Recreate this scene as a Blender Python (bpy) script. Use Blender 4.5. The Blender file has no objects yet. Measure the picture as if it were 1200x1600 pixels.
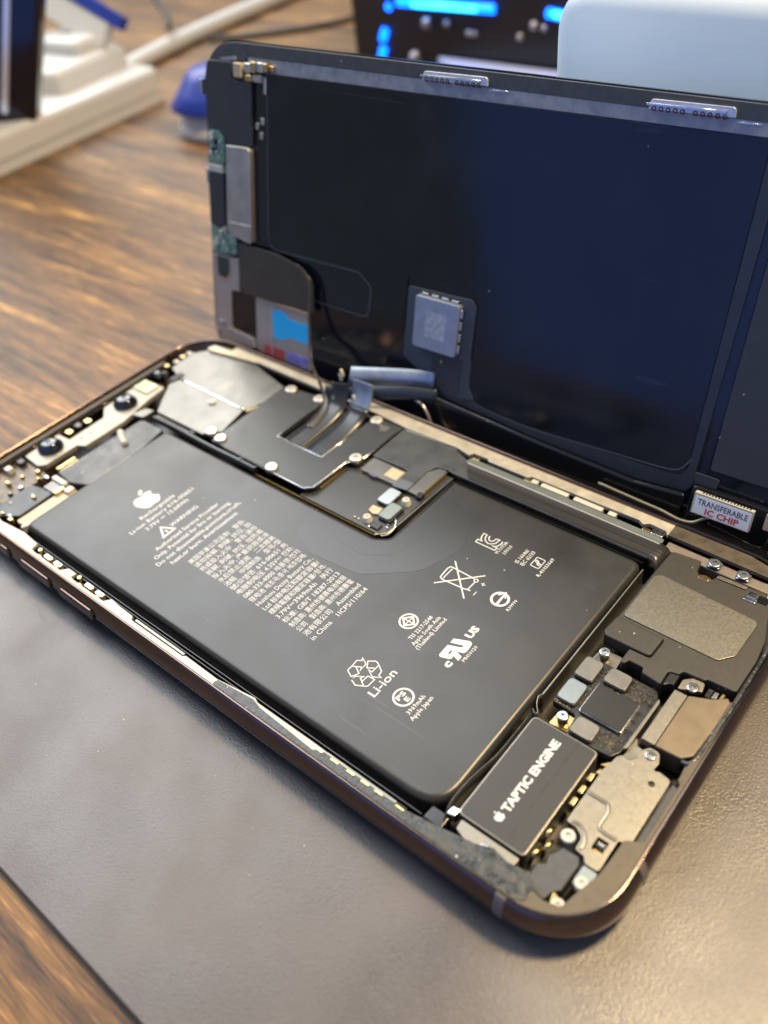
import bpy, bmesh, math, random
from mathutils import Vector, Matrix
from mathutils.geometry import tessellate_polygon

random.seed(7)
S = 0.001            # everything below is written in millimetres, phone corner at the origin
ZO = 2.2             # wooden table top lies at z = -2.2 mm, so world z = (z + ZO) mm
scene = bpy.context.scene
COL = scene.collection

# ------------------------------------------------------------------ camera
CAM = (174.0357, -40.1502, 119.7142)
RX = (0.7648262769, 0.6367677323, -0.0978142181)
RY = (0.3733627076, -0.5618431985, -0.7381954408)   # image down
RZ = (-0.52501529, 0.5280710893, -0.6674577664)      # view direction
FPX = 1367.2537                                      # focal length in pixels of the 1200 x 1600 frame
cd = bpy.data.cameras.new('camera')
cam = bpy.data.objects.new('camera', cd)
COL.objects.link(cam)
cam.matrix_world = Matrix(((RX[0], -RY[0], -RZ[0], CAM[0]*S), (RX[1], -RY[1], -RZ[1], CAM[1]*S),
                           (RX[2], -RY[2], -RZ[2], (CAM[2]+ZO)*S), (0, 0, 0, 1)))
cd.sensor_fit = 'VERTICAL'
cd.sensor_height = 36.0
cd.lens = FPX/1600*36.0
cd.clip_start = 0.005
cd.clip_end = 20
cd.dof.use_dof = True
cd.dof.focus_distance = 0.147
cd.dof.aperture_fstop = cd.lens/2.25
cd.dof.aperture_blades = 0
scene.camera = cam

# ------------------------------------------------------------------ light
world = bpy.data.worlds.new('World')
scene.world = world
world.use_nodes = True
bg = world.node_tree.nodes['Background']
bg.inputs[0].default_value = (0.72, 0.88, 1.0, 1)
bg.inputs[1].default_value = 0.18
scene.view_settings.view_transform = 'Standard'
scene.view_settings.look = 'None'
scene.view_settings.exposure = 0.7
scene.view_settings.gamma = 1.0


def lamp(name, loc, target, size, watt, col, size_y=None, roll=0):
    ld = bpy.data.lights.new(name, 'AREA')
    ld.energy = watt
    ld.color = col
    ld.size = size*S
    if size_y:
        ld.shape = 'RECTANGLE'
        ld.size_y = size_y*S
    o = bpy.data.objects.new(name, ld)
    COL.objects.link(o)
    a = Vector((loc[0]*S, loc[1]*S, (loc[2]+ZO)*S))
    b = Vector((target[0]*S, target[1]*S, (target[2]+ZO)*S))
    o.location = a
    o.rotation_euler = ((b-a).to_track_quat('-Z', 'Y').to_matrix() @ Matrix.Rotation(math.radians(roll), 3, 'Z')).to_euler()
    return o


lamp('warm_desk_lamp', (235, 195, 470), (130, 30, 0), 70, 2.6, (1.0, 0.74, 0.40))
lamp('ceiling_panel', (-540, 270, 650), (-100, 120, 0), 800, 7.4, (0.92, 0.96, 1.0), 760)
lamp('warm_side_lamp', (-700, 440, 430), (-100, 100, 0), 300, 0.6, (1.0, 0.80, 0.48))
lamp('blue_reflection_fill', (70, -330, 90), (90, 80, 50), 440, 0.25, (0.015, 0.16, 1.0), 420, 22)  # added unseen blue panel, there to be reflected in the screen back

# ------------------------------------------------------------------ helpers


def W(p):
    return Vector((p[0]*S, p[1]*S, (p[2]+ZO)*S))


def bp(px, py, z):
    """photo pixel -> point of the plane at height z (mm)"""
    a, b = (px-600)/FPX, (py-800)/FPX
    d = [a*RX[i]+b*RY[i]+RZ[i] for i in range(3)]
    t = (z-CAM[2])/d[2]
    return (CAM[0]+t*d[0], CAM[1]+t*d[1], z)


# the upright screen: u along its length, v up its width, h out of its back
TH, PS = math.radians(14.5), math.radians(1.9)
DO = Vector((1.6, 78.4, -0.6))
DU = Vector((math.cos(PS), math.sin(PS), 0))
DN = Vector((0, math.sin(TH), math.cos(TH))).cross(DU)
DN.normalize()
if DN.y > 0:
    DN = -DN
DV = DN.cross(DU)
DV.normalize()


def dp(u, v, h):
    q = DO+DU*u+DV*v+DN*h
    return (q.x, q.y, q.z)


def dbp(px, py, h):
    """photo pixel -> (u, v, h) on the screen's back at offset h"""
    a, b = (px-600)/FPX, (py-800)/FPX
    d = Vector([a*RX[i]+b*RY[i]+RZ[i] for i in range(3)])
    o = DO+DN*h
    c = Vector(CAM)
    t = (o-c).dot(DN)/d.dot(DN)
    q = c+d*t-o
    return (q.dot(DU), q.dot(DV), h)


def area(p):
    return 0.5*sum(p[i-1][0]*p[i][1]-p[i][0]*p[i-1][1] for i in range(len(p)))


def ccw(p):
    p = [tuple(q[:2]) for q in p]
    return p if area(p) > 0 else p[::-1]


def rpoly(pts, r=0.5, n=4):
    """polygon with filleted corners; a point may carry its own radius"""
    pts = [tuple(p) for p in pts]
    if area([p[:2] for p in pts]) < 0:
        pts = pts[::-1]
    out = []
    m = len(pts)
    for i in range(m):
        p = Vector(pts[i][:2])
        a = Vector(pts[i-1][:2])-p
        b = Vector(pts[(i+1) % m][:2])-p
        rr = pts[i][2] if len(pts[i]) > 2 else r
        la, lb = a.length, b.length
        if rr <= 0 or la < 1e-6 or lb < 1e-6:
            out.append(tuple(p))
            continue
        a /= la
        b /= lb
        cosang = max(-1, min(1, a.dot(b)))
        ang = math.acos(cosang)
        if ang > math.pi-0.05:
            out.append(tuple(p))
            continue
        t = min(rr/math.tan(ang/2), 0.48*la, 0.48*lb)
        p1, p2 = p+a*t, p+b*t
        for k in range(n+1):
            if t < 1e-3 and k:
                break
            s = k/n
            q = p1*(1-s)**2+p*(2*s*(1-s))+p2*s*s
            out.append((q.x, q.y))
    return out


def rect(x0, y0, x1, y1, r=0.3, n=4):
    return rpoly([(x0, y0), (x1, y0), (x1, y1), (x0, y1)], r, n)


def circ(x, y, r, n=20):
    return [(x+r*math.cos(2*math.pi*k/n), y+r*math.sin(2*math.pi*k/n)) for k in range(n)]


def inset(p, d):
    if d == 0:
        return p
    m = len(p)
    out = []
    for i in range(m):
        a, b, c = Vector(p[i-1]), Vector(p[i]), Vector(p[(i+1) % m])
        e1, e2 = b-a, c-b
        if e1.length < 1e-9 or e2.length < 1e-9:
            e1 = e2 = (e1 if e1.length > e2.length else e2)
        e1.normalize()
        e2.normalize()
        n1, n2 = Vector((-e1.y, e1.x)), Vector((-e2.y, e2.x))
        bis = n1+n2
        if bis.length < 1e-6:
            bis = n1.copy()
        bis.normalize()
        q = b+bis*(d/max(0.45, bis.dot(n1)))
        out.append((q.x, q.y))
    return out


class MB:
    def __init__(self, xf=None):
        self.v, self.f, self.sm, self.xf = [], [], [], xf

    def add(self, pts):
        i = len(self.v)
        self.v += [tuple(self.xf(*p)) if self.xf else tuple(p) for p in pts]
        return i

    def face(self, idx, smooth=False):
        self.f.append(tuple(idx))
        self.sm.append(smooth)

    def prism(self, poly, z0, z1, ch=0.0, holes=(), steps=3, bottom=False):
        poly = ccw(poly)
        n = len(poly)
        rings = [(0, z0), (0, z1-ch)]
        if ch:
            for k in range(1, steps+1):
                a = math.pi/2*k/steps
                rings.append((ch*(1-math.cos(a)), z1-ch+ch*math.sin(a)))
        base = []
        for d, z in rings:
            base.append(self.add([(x, y, z) for x, y in inset(poly, d)]))
        for r in range(len(rings)-1):
            for i in range(n):
                j = (i+1) % n
                self.face((base[r]+i, base[r]+j, base[r+1]+j, base[r+1]+i), ch > 0 and r > 0)
        if holes:
            hs = [ccw(h) for h in holes]
            top = inset(poly, rings[-1][0])
            hi = [self.add([(x, y, z1) for x, y in h]) for h in hs]
            hb = [self.add([(x, y, z0) for x, y in h]) for h in hs]
            loops = [[Vector((x, y, 0)) for x, y in top]]+[[Vector((x, y, 0)) for x, y in h[::-1]] for h in hs]
            idx = [base[-1]+i for i in range(n)]
            for h, b in zip(hs, hi):
                idx += [b+len(h)-1-i for i in range(len(h))]
            flat = [q for l in loops for q in l]
            for t in tessellate_polygon(loops):
                a, b, c = (flat[k] for k in t)
                s = (b-a).cross(c-a).z
                t = t if s > 0 else t[::-1]
                if abs(s) > 1e-12:
                    self.face([idx[k] for k in t])
            for h, a, b in zip(hs, hi, hb):
                m = len(h)
                for i in range(m):
                    j = (i+1) % m
                    self.face((a+i, a+j, b+j, b+i))
        elif n < 5:
            self.face([base[-1]+i for i in range(n)])
        else:
            self.cap([(x, y) for x, y in inset(poly, rings[-1][0])], base[-1])
        if bottom:
            self.face([base[0]+i for i in range(n)][::-1])
        return self

    def cap(self, top, b0):
        vv = [Vector((x, y, 0)) for x, y in top]
        for t in tessellate_polygon([vv]):
            sgn = (vv[t[1]]-vv[t[0]]).cross(vv[t[2]]-vv[t[0]]).z
            if abs(sgn) > 1e-12:
                self.face([b0+k for k in (t if sgn > 0 else t[::-1])])

    def box(self, x0, y0, z0, x1, y1, z1, ch=0.0):
        return self.prism([(x0, y0), (x1, y0), (x1, y1), (x0, y1)], z0, z1, ch, steps=2, bottom=True)

    def flat(self, poly, z):
        poly = ccw(poly)
        b = self.add([(x, y, z) for x, y in poly])
        self.cap(poly, b)
        return self

    def stroke(self, pts, w, z, closed=False):
        """flat mitred ribbon"""
        p = [Vector(q[:2]) for q in pts]
        m = len(p)
        L, Rr = [], []
        for i in range(m):
            a = p[i-1] if (i or closed) else None
            c = p[(i+1) % m] if (i < m-1 or closed) else None
            e1 = (p[i]-a).normalized() if a is not None else None
            e2 = (c-p[i]).normalized() if c is not None else None
            if e1 is None or e1.length == 0:
                e1 = e2
            if e2 is None or e2.length == 0:
                e2 = e1
            n1, n2 = Vector((-e1.y, e1.x)), Vector((-e2.y, e2.x))
            bis = n1+n2
            bis = n1.copy() if bis.length < 0.2 else bis.normalized()
            k = w/2/max(0.5, bis.dot(n1))
            L.append(p[i]+bis*k)
            Rr.append(p[i]-bis*k)
        a = self.add([(q.x, q.y, z) for q in L])
        b = self.add([(q.x, q.y, z) for q in Rr])
        for i in range(m if closed else m-1):
            j = (i+1) % m
            self.face((b+i, b+j, a+j, a+i))
        return self

    def tube(self, path, r, seg=8, smooth_n=6, flat=1.0):
        P = [Vector(q) for q in path]
        if smooth_n > 1 and len(P) > 2:
            Q = []
            for i in range(len(P)-1):
                p0, p1, p2, p3 = P[max(i-1, 0)], P[i], P[i+1], P[min(i+2, len(P)-1)]
                for k in range(smooth_n):
                    t = k/smooth_n
                    Q.append(0.5*((2*p1)+(p2-p0)*t+(2*p0-5*p1+4*p2-p3)*t*t+(3*p1-p0-3*p2+p3)*t**3))
            Q.append(P[-1])
            P = Q
        rings = []
        up = Vector((0, 0, 1))
        for i, q in enumerate(P):
            d = (P[min(i+1, len(P)-1)]-P[max(i-1, 0)]).normalized()
            s = d.cross(up)
            s = s.normalized() if s.length > 1e-4 else Vector((1, 0, 0))
            t = s.cross(d)
            rings.append(self.add([tuple(q+s*(r*math.cos(2*math.pi*k/seg))+t*(r*flat*math.sin(2*math.pi*k/seg))) for k in range(seg)]))
        for a, b in zip(rings, rings[1:]):
            for k in range(seg):
                l = (k+1) % seg
                self.face((a+k, a+l, b+l, b+k), True)
        self.face([rings[0]+k for k in range(seg)][::-1])
        self.face([rings[-1]+k for k in range(seg)])
        return self

    def loft(self, A, B, n=1):
        """sheet between two polylines of equal length"""
        rows = []
        for k in range(n+1):
            t = k/n
            rows.append(self.add([tuple(Vector(a)*(1-t)+Vector(b)*t) for a, b in zip(A, B)]))
        for r0, r1 in zip(rows, rows[1:]):
            for i in range(len(A)-1):
                self.face((r0+i, r0+i+1, r1+i+1, r1+i), True)
        return self

    def lathe(self, cx, cy, prof, seg=24):
        rings = []
        for r, z in prof:
            rings.append(self.add([(cx+r*math.cos(2*math.pi*k/seg), cy+r*math.sin(2*math.pi*k/seg), z) for k in range(seg)]))
        for a, b in zip(rings, rings[1:]):
            for k in range(seg):
                l = (k+1) % seg
                self.face((a+k, a+l, b+l, b+k), True)
        self.face([rings[-1]+k for k in range(seg)])
        return self


def smooth_path(P, n=6):
    P = [Vector(q) for q in P]
    Q = []
    for i in range(len(P)-1):
        p0, p1, p2, p3 = P[max(i-1, 0)], P[i], P[i+1], P[min(i+2, len(P)-1)]
        for k in range(n):
            t = k/n
            Q.append(tuple(0.5*((2*p1)+(p2-p0)*t+(2*p0-5*p1+4*p2-p3)*t*t+(3*p1-p0-3*p2+p3)*t**3)))
    Q.append(tuple(P[-1]))
    return Q


ORIGIN = {}


def root_of(o):
    while o.parent is not None:
        o = o.parent
    return o


def thing(name, label, cat, loc, group=None):
    o = bpy.data.objects.new(name, None)
    COL.objects.link(o)
    o.empty_display_size = 0.01
    o.location = W(loc)
    ORIGIN[o.name] = W(loc)
    o['label'] = label
    o['category'] = cat
    if group:
        o['group'] = group
    return o


def mesh_of(name, mb, mat, org):
    me = bpy.data.meshes.new(name)
    me.from_pydata([W(p)-org for p in mb.v], [], mb.f)
    me.polygons.foreach_set('use_smooth', mb.sm)
    me.materials.append(mat)
    me.update()
    return me


def obj(name, mb, mat, parent=None, label=None, solid=0):
    org = ORIGIN[root_of(parent).name] if parent is not None else Vector((0, 0, 0))
    o = bpy.data.objects.new(name, mesh_of(name, mb, mat, org))
    COL.objects.link(o)
    if parent is not None:
        o.parent = parent
    if label:
        o['label'] = label
    if solid:
        md = o.modifiers.new('thickness', 'SOLIDIFY')
        md.thickness = solid*S
    return o


def pr(name, mat, parent, poly, z0, z1, ch=0.0, holes=(), xf=None, **k):
    return obj(name, MB(xf).prism(poly, z0, z1, ch, holes), mat, parent, **k)


SHARED = {}


def stamp(name, key, build, mat, parent, x, y, z, rz=0):
    """a repeated piece: mesh shared, placed at (x, y, z)"""
    if key not in SHARED:
        mb = MB()
        build(mb)
        me = bpy.data.meshes.new(name)
        me.from_pydata([Vector(p)*S for p in mb.v], [], mb.f)
        me.polygons.foreach_set('use_smooth', mb.sm)
        me.materials.append(mat)
        SHARED[key] = me
    o = bpy.data.objects.new(name, SHARED[key])
    COL.objects.link(o)
    o.parent = parent
    o.location = W((x, y, z))-ORIGIN[root_of(parent).name]
    o.rotation_euler = (0, 0, rz)
    return o


def text(name, s, mat, parent, fn, width, cap, x0=0.0, bold=0.012, n=2, xf=None):
    """lettering as a thin flat mesh; fn maps (right, up) in mm to a point"""
    cu = bpy.data.curves.new('lettering', 'FONT')
    cu.body = s
    cu.resolution_u = n
    cu.offset = bold
    to = bpy.data.objects.new('lettering', cu)
    COL.objects.link(to)
    me = bpy.data.meshes.new_from_object(to.evaluated_get(bpy.context.evaluated_depsgraph_get()))
    bpy.data.objects.remove(to)
    xs = [v.co.x for v in me.vertices]
    lo, hi = min(xs), max(xs)
    sy = cap/0.70
    sx = width/(hi-lo) if width else sy
    mb = MB()
    mb.v = [tuple(fn((v.co.x-lo)*sx, v.co.y*sy)) for v in me.vertices]
    mb.f = [tuple(p.vertices) for p in me.polygons]
    mb.sm = [False]*len(mb.f)
    bpy.data.meshes.remove(me)
    return obj(name, mb, mat, parent)


# ------------------------------------------------------------------ materials
def lin(r, g, b):
    f = lambda c: (c/255/12.92) if c <= 10 else ((c/255+0.055)/1.055)**2.4
    return (f(r), f(g), f(b))


def mat(name, col, rough=0.5, metal=0.0, var=0.0, vs=0.3, rvar=0.0, bump=0.0, bs=3.0, bd=0.02, spec=0.5,
        dust=0.0, ds=0.35, coat=0.0, aniso=0.0, trans=0.0, emit=None, es=0.0, stretch=None, dcol=(0.55, 0.55, 0.55)):
    """vs, bs, ds: features per millimetre"""
    m = bpy.data.materials.new(name)
    m.use_nodes = True
    nt = m.node_tree
    b = nt.nodes['Principled BSDF']
    b.inputs['Base Color'].default_value = (*col, 1)
    b.inputs['Roughness'].default_value = rough
    b.inputs['Metallic'].default_value = metal
    b.inputs['Specular IOR Level'].default_value = spec
    if coat:
        b.inputs['Coat Weight'].default_value = coat
        b.inputs['Coat Roughness'].default_value = 0.08
    if aniso:
        b.inputs['Anisotropic'].default_value = aniso
    if trans:
        b.inputs['Transmission Weight'].default_value = trans
    if emit:
        b.inputs['Emission Color'].default_value = (*emit, 1)
        b.inputs['Emission Strength'].default_value = es
    tc = nt.nodes.new('ShaderNodeTexCoord')
    src = tc.outputs['Object']
    if stretch:
        mp = nt.nodes.new('ShaderNodeMapping')
        mp.inputs['Scale'].default_value = stretch
        nt.links.new(src, mp.inputs['Vector'])
        src = mp.outputs['Vector']
    N, L = nt.nodes.new, nt.links.new
    colout = None
    if var or rvar:
        no = N('ShaderNodeTexNoise')
        no.inputs['Scale'].default_value = vs*1000
        no.inputs['Detail'].default_value = 5
        no.inputs['Roughness'].default_value = 0.6
        L(src, no.inputs['Vector'])
        if var:
            mr = N('ShaderNodeMapRange')
            mr.inputs['From Min'].default_value = 0.3
            mr.inputs['From Max'].default_value = 0.7
            L(no.outputs['Fac'], mr.inputs['Value'])
            mx = N('ShaderNodeMix')
            mx.data_type = 'RGBA'
            mx.inputs['A'].default_value = (*[max(0, c*(1-var)) for c in col], 1)
            mx.inputs['B'].default_value = (*[min(1, c*(1+var)) for c in col], 1)
            L(mr.outputs['Result'], mx.inputs['Factor'])
            colout = mx.outputs['Result']
        if rvar:
            mr2 = N('ShaderNodeMapRange')
            mr2.inputs['From Min'].default_value = 0.3
            mr2.inputs['From Max'].default_value = 0.7
            mr2.inputs['To Min'].default_value = max(0.02, rough-rvar)
            mr2.inputs['To Max'].default_value = min(1, rough+rvar)
            L(no.outputs['Fac'], mr2.inputs['Value'])
            L(mr2.outputs['Result'], b.inputs['Roughness'])
    if dust:
        vo = N('ShaderNodeTexVoronoi')
        vo.inputs['Scale'].default_value = ds*1000
        L(tc.outputs['Object'], vo.inputs['Vector'])
        sep = N('ShaderNodeSeparateColor')
        L(vo.outputs['Color'], sep.inputs['Color'])
        rad = N('ShaderNodeMath')
        rad.operation = 'POWER'
        L(sep.outputs[0], rad.inputs[0])
        rad.inputs[1].default_value = 9.0
        rad2 = N('ShaderNodeMath')
        rad2.operation = 'MULTIPLY'
        L(rad.outputs[0], rad2.inputs[0])
        rad2.inputs[1].default_value = dust
        lt = N('ShaderNodeMath')
        lt.operation = 'LESS_THAN'
        L(vo.outputs['Distance'], lt.inputs[0])
        L(rad2.outputs[0], lt.inputs[1])
        mx2 = N('ShaderNodeMix')
        mx2.data_type = 'RGBA'
        if colout:
            L(colout, mx2.inputs['A'])
        else:
            mx2.inputs['A'].default_value = (*col, 1)
        mx2.inputs['B'].default_value = (*dcol, 1)
        L(lt.outputs[0], mx2.inputs['Factor'])
        colout = mx2.outputs['Result']
    if colout:
        L(colout, b.inputs['Base Color'])
    if bump:
        nb = N('ShaderNodeTexNoise')
        nb.inputs['Scale'].default_value = bs*1000
        nb.inputs['Detail'].default_value = 3
        L(src, nb.inputs['Vector'])
        bn = N('ShaderNodeBump')
        bn.inputs['Strength'].default_value = bump
        bn.inputs['Distance'].default_value = bd*S
        L(nb.outputs['Fac'], bn.inputs['Height'])
        L(bn.outputs['Normal'], b.inputs['Normal'])
    return m


def wood_mat():
    m = bpy.data.materials.new('table_wood')
    m.use_nodes = True
    nt = m.node_tree
    N, L = nt.nodes.new, nt.links.new
    b = nt.nodes['Principled BSDF']
    tc = N('ShaderNodeTexCoord')

    def noise(sc, scale, det, dist=0.0):
        mp = N('ShaderNodeMapping')
        mp.inputs['Scale'].default_value = sc
        mp.inputs['Rotation'].default_value = (0, 0, math.radians(-3))
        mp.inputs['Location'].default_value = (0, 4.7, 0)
        L(tc.outputs['Object'], mp.inputs['Vector'])
        n = N('ShaderNodeTexNoise')
        n.inputs['Scale'].default_value = scale
        n.inputs['Detail'].default_value = det
        n.inputs['Roughness'].default_value = 0.62
        n.inputs['Distortion'].default_value = dist
        L(mp.outputs['Vector'], n.inputs['Vector'])
        return n.outputs['Fac']
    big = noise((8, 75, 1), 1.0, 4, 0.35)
    mid = noise((26, 420, 1), 1.0, 5, 0.2)
    fine = noise((150, 2200, 1), 1.0, 3)
    def comb(a, wa, c, wc):
        x = N('ShaderNodeMath'); x.operation = 'MULTIPLY'; L(a, x.inputs[0]); x.inputs[1].default_value = wa
        y = N('ShaderNodeMath'); y.operation = 'MULTIPLY_ADD'; L(c, y.inputs[0]); y.inputs[1].default_value = wc; L(x.outputs[0], y.inputs[2])
        return y.outputs[0]
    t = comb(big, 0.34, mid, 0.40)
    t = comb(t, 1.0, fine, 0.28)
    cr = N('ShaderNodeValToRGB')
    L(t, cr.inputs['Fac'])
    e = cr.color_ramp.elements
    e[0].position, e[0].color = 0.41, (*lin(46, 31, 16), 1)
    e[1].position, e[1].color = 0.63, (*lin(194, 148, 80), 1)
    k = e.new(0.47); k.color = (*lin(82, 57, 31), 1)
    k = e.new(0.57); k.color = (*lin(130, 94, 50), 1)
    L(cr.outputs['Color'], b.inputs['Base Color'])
    b.inputs['Roughness'].default_value = 0.52
    bn = N('ShaderNodeBump')
    bn.inputs['Strength'].default_value = 0.25
    bn.inputs['Distance'].default_value = 0.00012
    L(fine, bn.inputs['Height'])
    L(bn.outputs['Normal'], b.inputs['Normal'])
    return m


def mat_mat():
    m = bpy.data.materials.new('mat_vinyl')
    m.use_nodes = True
    nt = m.node_tree
    N, L = nt.nodes.new, nt.links.new
    b = nt.nodes['Principled BSDF']
    tc = N('ShaderNodeTexCoord')

    def noise(scale, det, rough=0.55):
        n = N('ShaderNodeTexNoise')
        n.inputs['Scale'].default_value = scale
        n.inputs['Detail'].default_value = det
        n.inputs['Roughness'].default_value = rough
        L(tc.outputs['Object'], n.inputs['Vector'])
        return n.outputs['Fac']
    blot = noise(28, 5, 0.6)
    mr = N('ShaderNodeMapRange')
    mr.inputs['From Min'].default_value = 0.32
    mr.inputs['From Max'].default_value = 0.7
    L(blot, mr.inputs['Value'])
    mx = N('ShaderNodeMix'); mx.data_type = 'RGBA'
    mx.inputs['A'].default_value = (*lin(80, 75, 75), 1)
    mx.inputs['B'].default_value = (*lin(97, 92, 92), 1)
    L(mr.outputs['Result'], mx.inputs['Factor'])
    # dust specks
    vo = N('ShaderNodeTexVoronoi'); vo.inputs['Scale'].default_value = 620
    L(tc.outputs['Object'], vo.inputs['Vector'])
    sep = N('ShaderNodeSeparateColor'); L(vo.outputs['Color'], sep.inputs['Color'])
    pw = N('ShaderNodeMath'); pw.operation = 'POWER'; L(sep.outputs[0], pw.inputs[0]); pw.inputs[1].default_value = 8
    ml = N('ShaderNodeMath'); ml.operation = 'MULTIPLY'; L(pw.outputs[0], ml.inputs[0]); ml.inputs[1].default_value = 0.06
    lt = N('ShaderNodeMath'); lt.operation = 'LESS_THAN'; L(vo.outputs['Distance'], lt.inputs[0]); L(ml.outputs[0], lt.inputs[1])
    mx2 = N('ShaderNodeMix'); mx2.data_type = 'RGBA'
    L(mx.outputs['Result'], mx2.inputs['A'])
    mx2.inputs['B'].default_value = (0.55, 0.52, 0.48, 1)
    L(lt.outputs[0], mx2.inputs['Factor'])
    sm = N('ShaderNodeMapRange')
    sm.inputs['From Min'].default_value = 0.54; sm.inputs['From Max'].default_value = 0.72
    sm.inputs['To Max'].default_value = 0.55
    L(noise(17, 3, 0.5), sm.inputs['Value'])
    fb = N('ShaderNodeMath'); fb.operation = 'MULTIPLY'; L(sm.outputs['Result'], fb.inputs[0]); L(noise(2600, 3, 0.7), fb.inputs[1])
    mx3 = N('ShaderNodeMix'); mx3.data_type = 'RGBA'
    L(mx2.outputs['Result'], mx3.inputs['A'])
    mx3.inputs['B'].default_value = (0.36, 0.34, 0.35, 1)
    L(fb.outputs[0], mx3.inputs['Factor'])
    # thin creases and lint
    ck = N('ShaderNodeTexVoronoi'); ck.feature = 'DISTANCE_TO_EDGE'; ck.inputs['Scale'].default_value = 21
    wp = N('ShaderNodeTexNoise'); wp.inputs['Scale'].default_value = 60
    L(tc.outputs['Object'], wp.inputs['Vector'])
    wm = N('ShaderNodeMix'); wm.data_type = 'VECTOR'; wm.inputs['Factor'].default_value = 0.018
    L(tc.outputs['Object'], wm.inputs['A']); L(wp.outputs['Color'], wm.inputs['B'])
    L(wm.outputs['Result'], ck.inputs['Vector'])
    c1 = N('ShaderNodeMapRange'); c1.inputs['From Min'].default_value = 0.0; c1.inputs['From Max'].default_value = 0.007
    c1.inputs['To Min'].default_value = 1.0; c1.inputs['To Max'].default_value = 0.0
    L(ck.outputs['Distance'], c1.inputs['Value'])
    c2 = N('ShaderNodeMapRange'); c2.inputs['From Min'].default_value = 0.52; c2.inputs['From Max'].default_value = 0.62
    c2.inputs['To Max'].default_value = 0.45
    L(noise(34, 3), c2.inputs['Value'])
    c3 = N('ShaderNodeMath'); c3.operation = 'MULTIPLY'; L(c1.outputs['Result'], c3.inputs[0]); L(c2.outputs['Result'], c3.inputs[1])
    mx4 = N('ShaderNodeMix'); mx4.data_type = 'RGBA'
    L(mx3.outputs['Result'], mx4.inputs['A'])
    mx4.inputs['B'].default_value = (0.03, 0.027, 0.026, 1)
    L(c3.outputs[0], mx4.inputs['Factor'])
    L(mx4.outputs['Result'], b.inputs['Base Color'])
    mr2 = N('ShaderNodeMapRange')
    mr2.inputs['From Min'].default_value = 0.35; mr2.inputs['From Max'].default_value = 0.65
    mr2.inputs['To Min'].default_value = 0.26; mr2.inputs['To Max'].default_value = 0.42
    L(noise(60, 4), mr2.inputs['Value'])
    L(mr2.outputs['Result'], b.inputs['Roughness'])
    b.inputs['Specular IOR Level'].default_value = 0.55
    g1 = noise(3300, 2, 0.6)
    g2 = noise(2300, 2)
    ad = N('ShaderNodeMath'); ad.operation = 'MULTIPLY_ADD'; L(g1, ad.inputs[0]); ad.inputs[1].default_value = 0.7; sc2 = N('ShaderNodeMath'); sc2.operation = 'MULTIPLY'; L(g2, sc2.inputs[0]); sc2.inputs[1].default_value = 0.35; L(sc2.outputs[0], ad.inputs[2])
    bn = N('ShaderNodeBump')
    bn.inputs['Strength'].default_value = 0.65
    bn.inputs['Distance'].default_value = 0.00011
    L(ad.outputs[0], bn.inputs['Height'])
    L(bn.outputs['Normal'], b.inputs['Normal'])
    return m


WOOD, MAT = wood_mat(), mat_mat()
STEEL = mat('bronze_steel', (0.16, 0.112, 0.09), 0.11, 1.0, var=0.05, vs=0.2, rvar=0.04)
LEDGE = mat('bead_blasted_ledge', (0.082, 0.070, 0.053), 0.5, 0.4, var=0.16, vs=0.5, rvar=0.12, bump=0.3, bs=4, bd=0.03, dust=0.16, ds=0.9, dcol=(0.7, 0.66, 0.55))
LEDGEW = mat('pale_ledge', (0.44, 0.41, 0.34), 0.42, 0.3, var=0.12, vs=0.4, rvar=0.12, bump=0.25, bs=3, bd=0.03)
GUM = mat('grey_adhesive', (0.030, 0.034, 0.035), 0.3, 0.0, var=0.5, vs=0.7, rvar=0.2, bump=0.8, bs=1.6, bd=0.12, dust=0.2, ds=1.1)
BLACKIN = mat('dark_interior', (0.012, 0.012, 0.013), 0.4, 0.0, var=0.3, vs=0.4)
BATT = mat('battery_wrap', (0.024, 0.024, 0.024), 0.34, 0.0, var=0.10, vs=0.07, rvar=0.07, bump=0.22, bs=0.06, bd=0.25, spec=0.5, dust=0.085, ds=0.42, dcol=(0.4, 0.4, 0.4))
FILM = mat('battery_film', (0.026, 0.027, 0.027), 0.30, 0.0, var=0.1, vs=0.1, spec=0.5)
TAPE = mat('black_tape', (0.030, 0.032, 0.034), 0.33, 0.0, var=0.3, vs=0.25, rvar=0.12, bump=0.35, bs=0.5, bd=0.1, dust=0.2, ds=0.5)
GLOSSK = mat('gloss_black_plastic', (0.010, 0.011, 0.013), 0.16, 0.0)
INK = mat('white_ink', (0.58, 0.59, 0.60), 0.55, 0.0, var=0.06, vs=1.5)
SILVER = mat('stamped_steel', (0.225, 0.213, 0.183), 0.36, 0.85, var=0.04, vs=2.5, rvar=0.05, bump=0.10, bs=0.06, bd=0.10, dust=0.13, ds=0.9, dcol=(0.8, 0.76, 0.62))
SILVERC = mat('nickel_silver', (0.18, 0.174, 0.158), 0.38, 0.8, var=0.06, vs=0.25, rvar=0.08, bump=0.35, bs=0.07, bd=0.35)
BRIGHT = mat('bright_steel', (0.62, 0.60, 0.57), 0.2, 1.0, var=0.08, vs=1.0, rvar=0.08)
GOLD = mat('gold_plating', (0.58, 0.42, 0.19), 0.25, 1.0, var=0.15, vs=1.2)
WHITEP = mat('white_plastic', (0.52, 0.50, 0.45), 0.4, 0.0, var=0.06, vs=0.6)
SPK = mat('speaker_plastic', (0.027, 0.025, 0.022), 0.5, 0.0, var=0.18, vs=1.2, bump=0.35, bs=5, bd=0.02, dust=0.16, ds=1.0, dcol=(0.45, 0.42, 0.34))
CHIPK = mat('chip_black', (0.020, 0.020, 0.018), 0.30, 0.1, var=0.08, vs=0.4)
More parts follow.
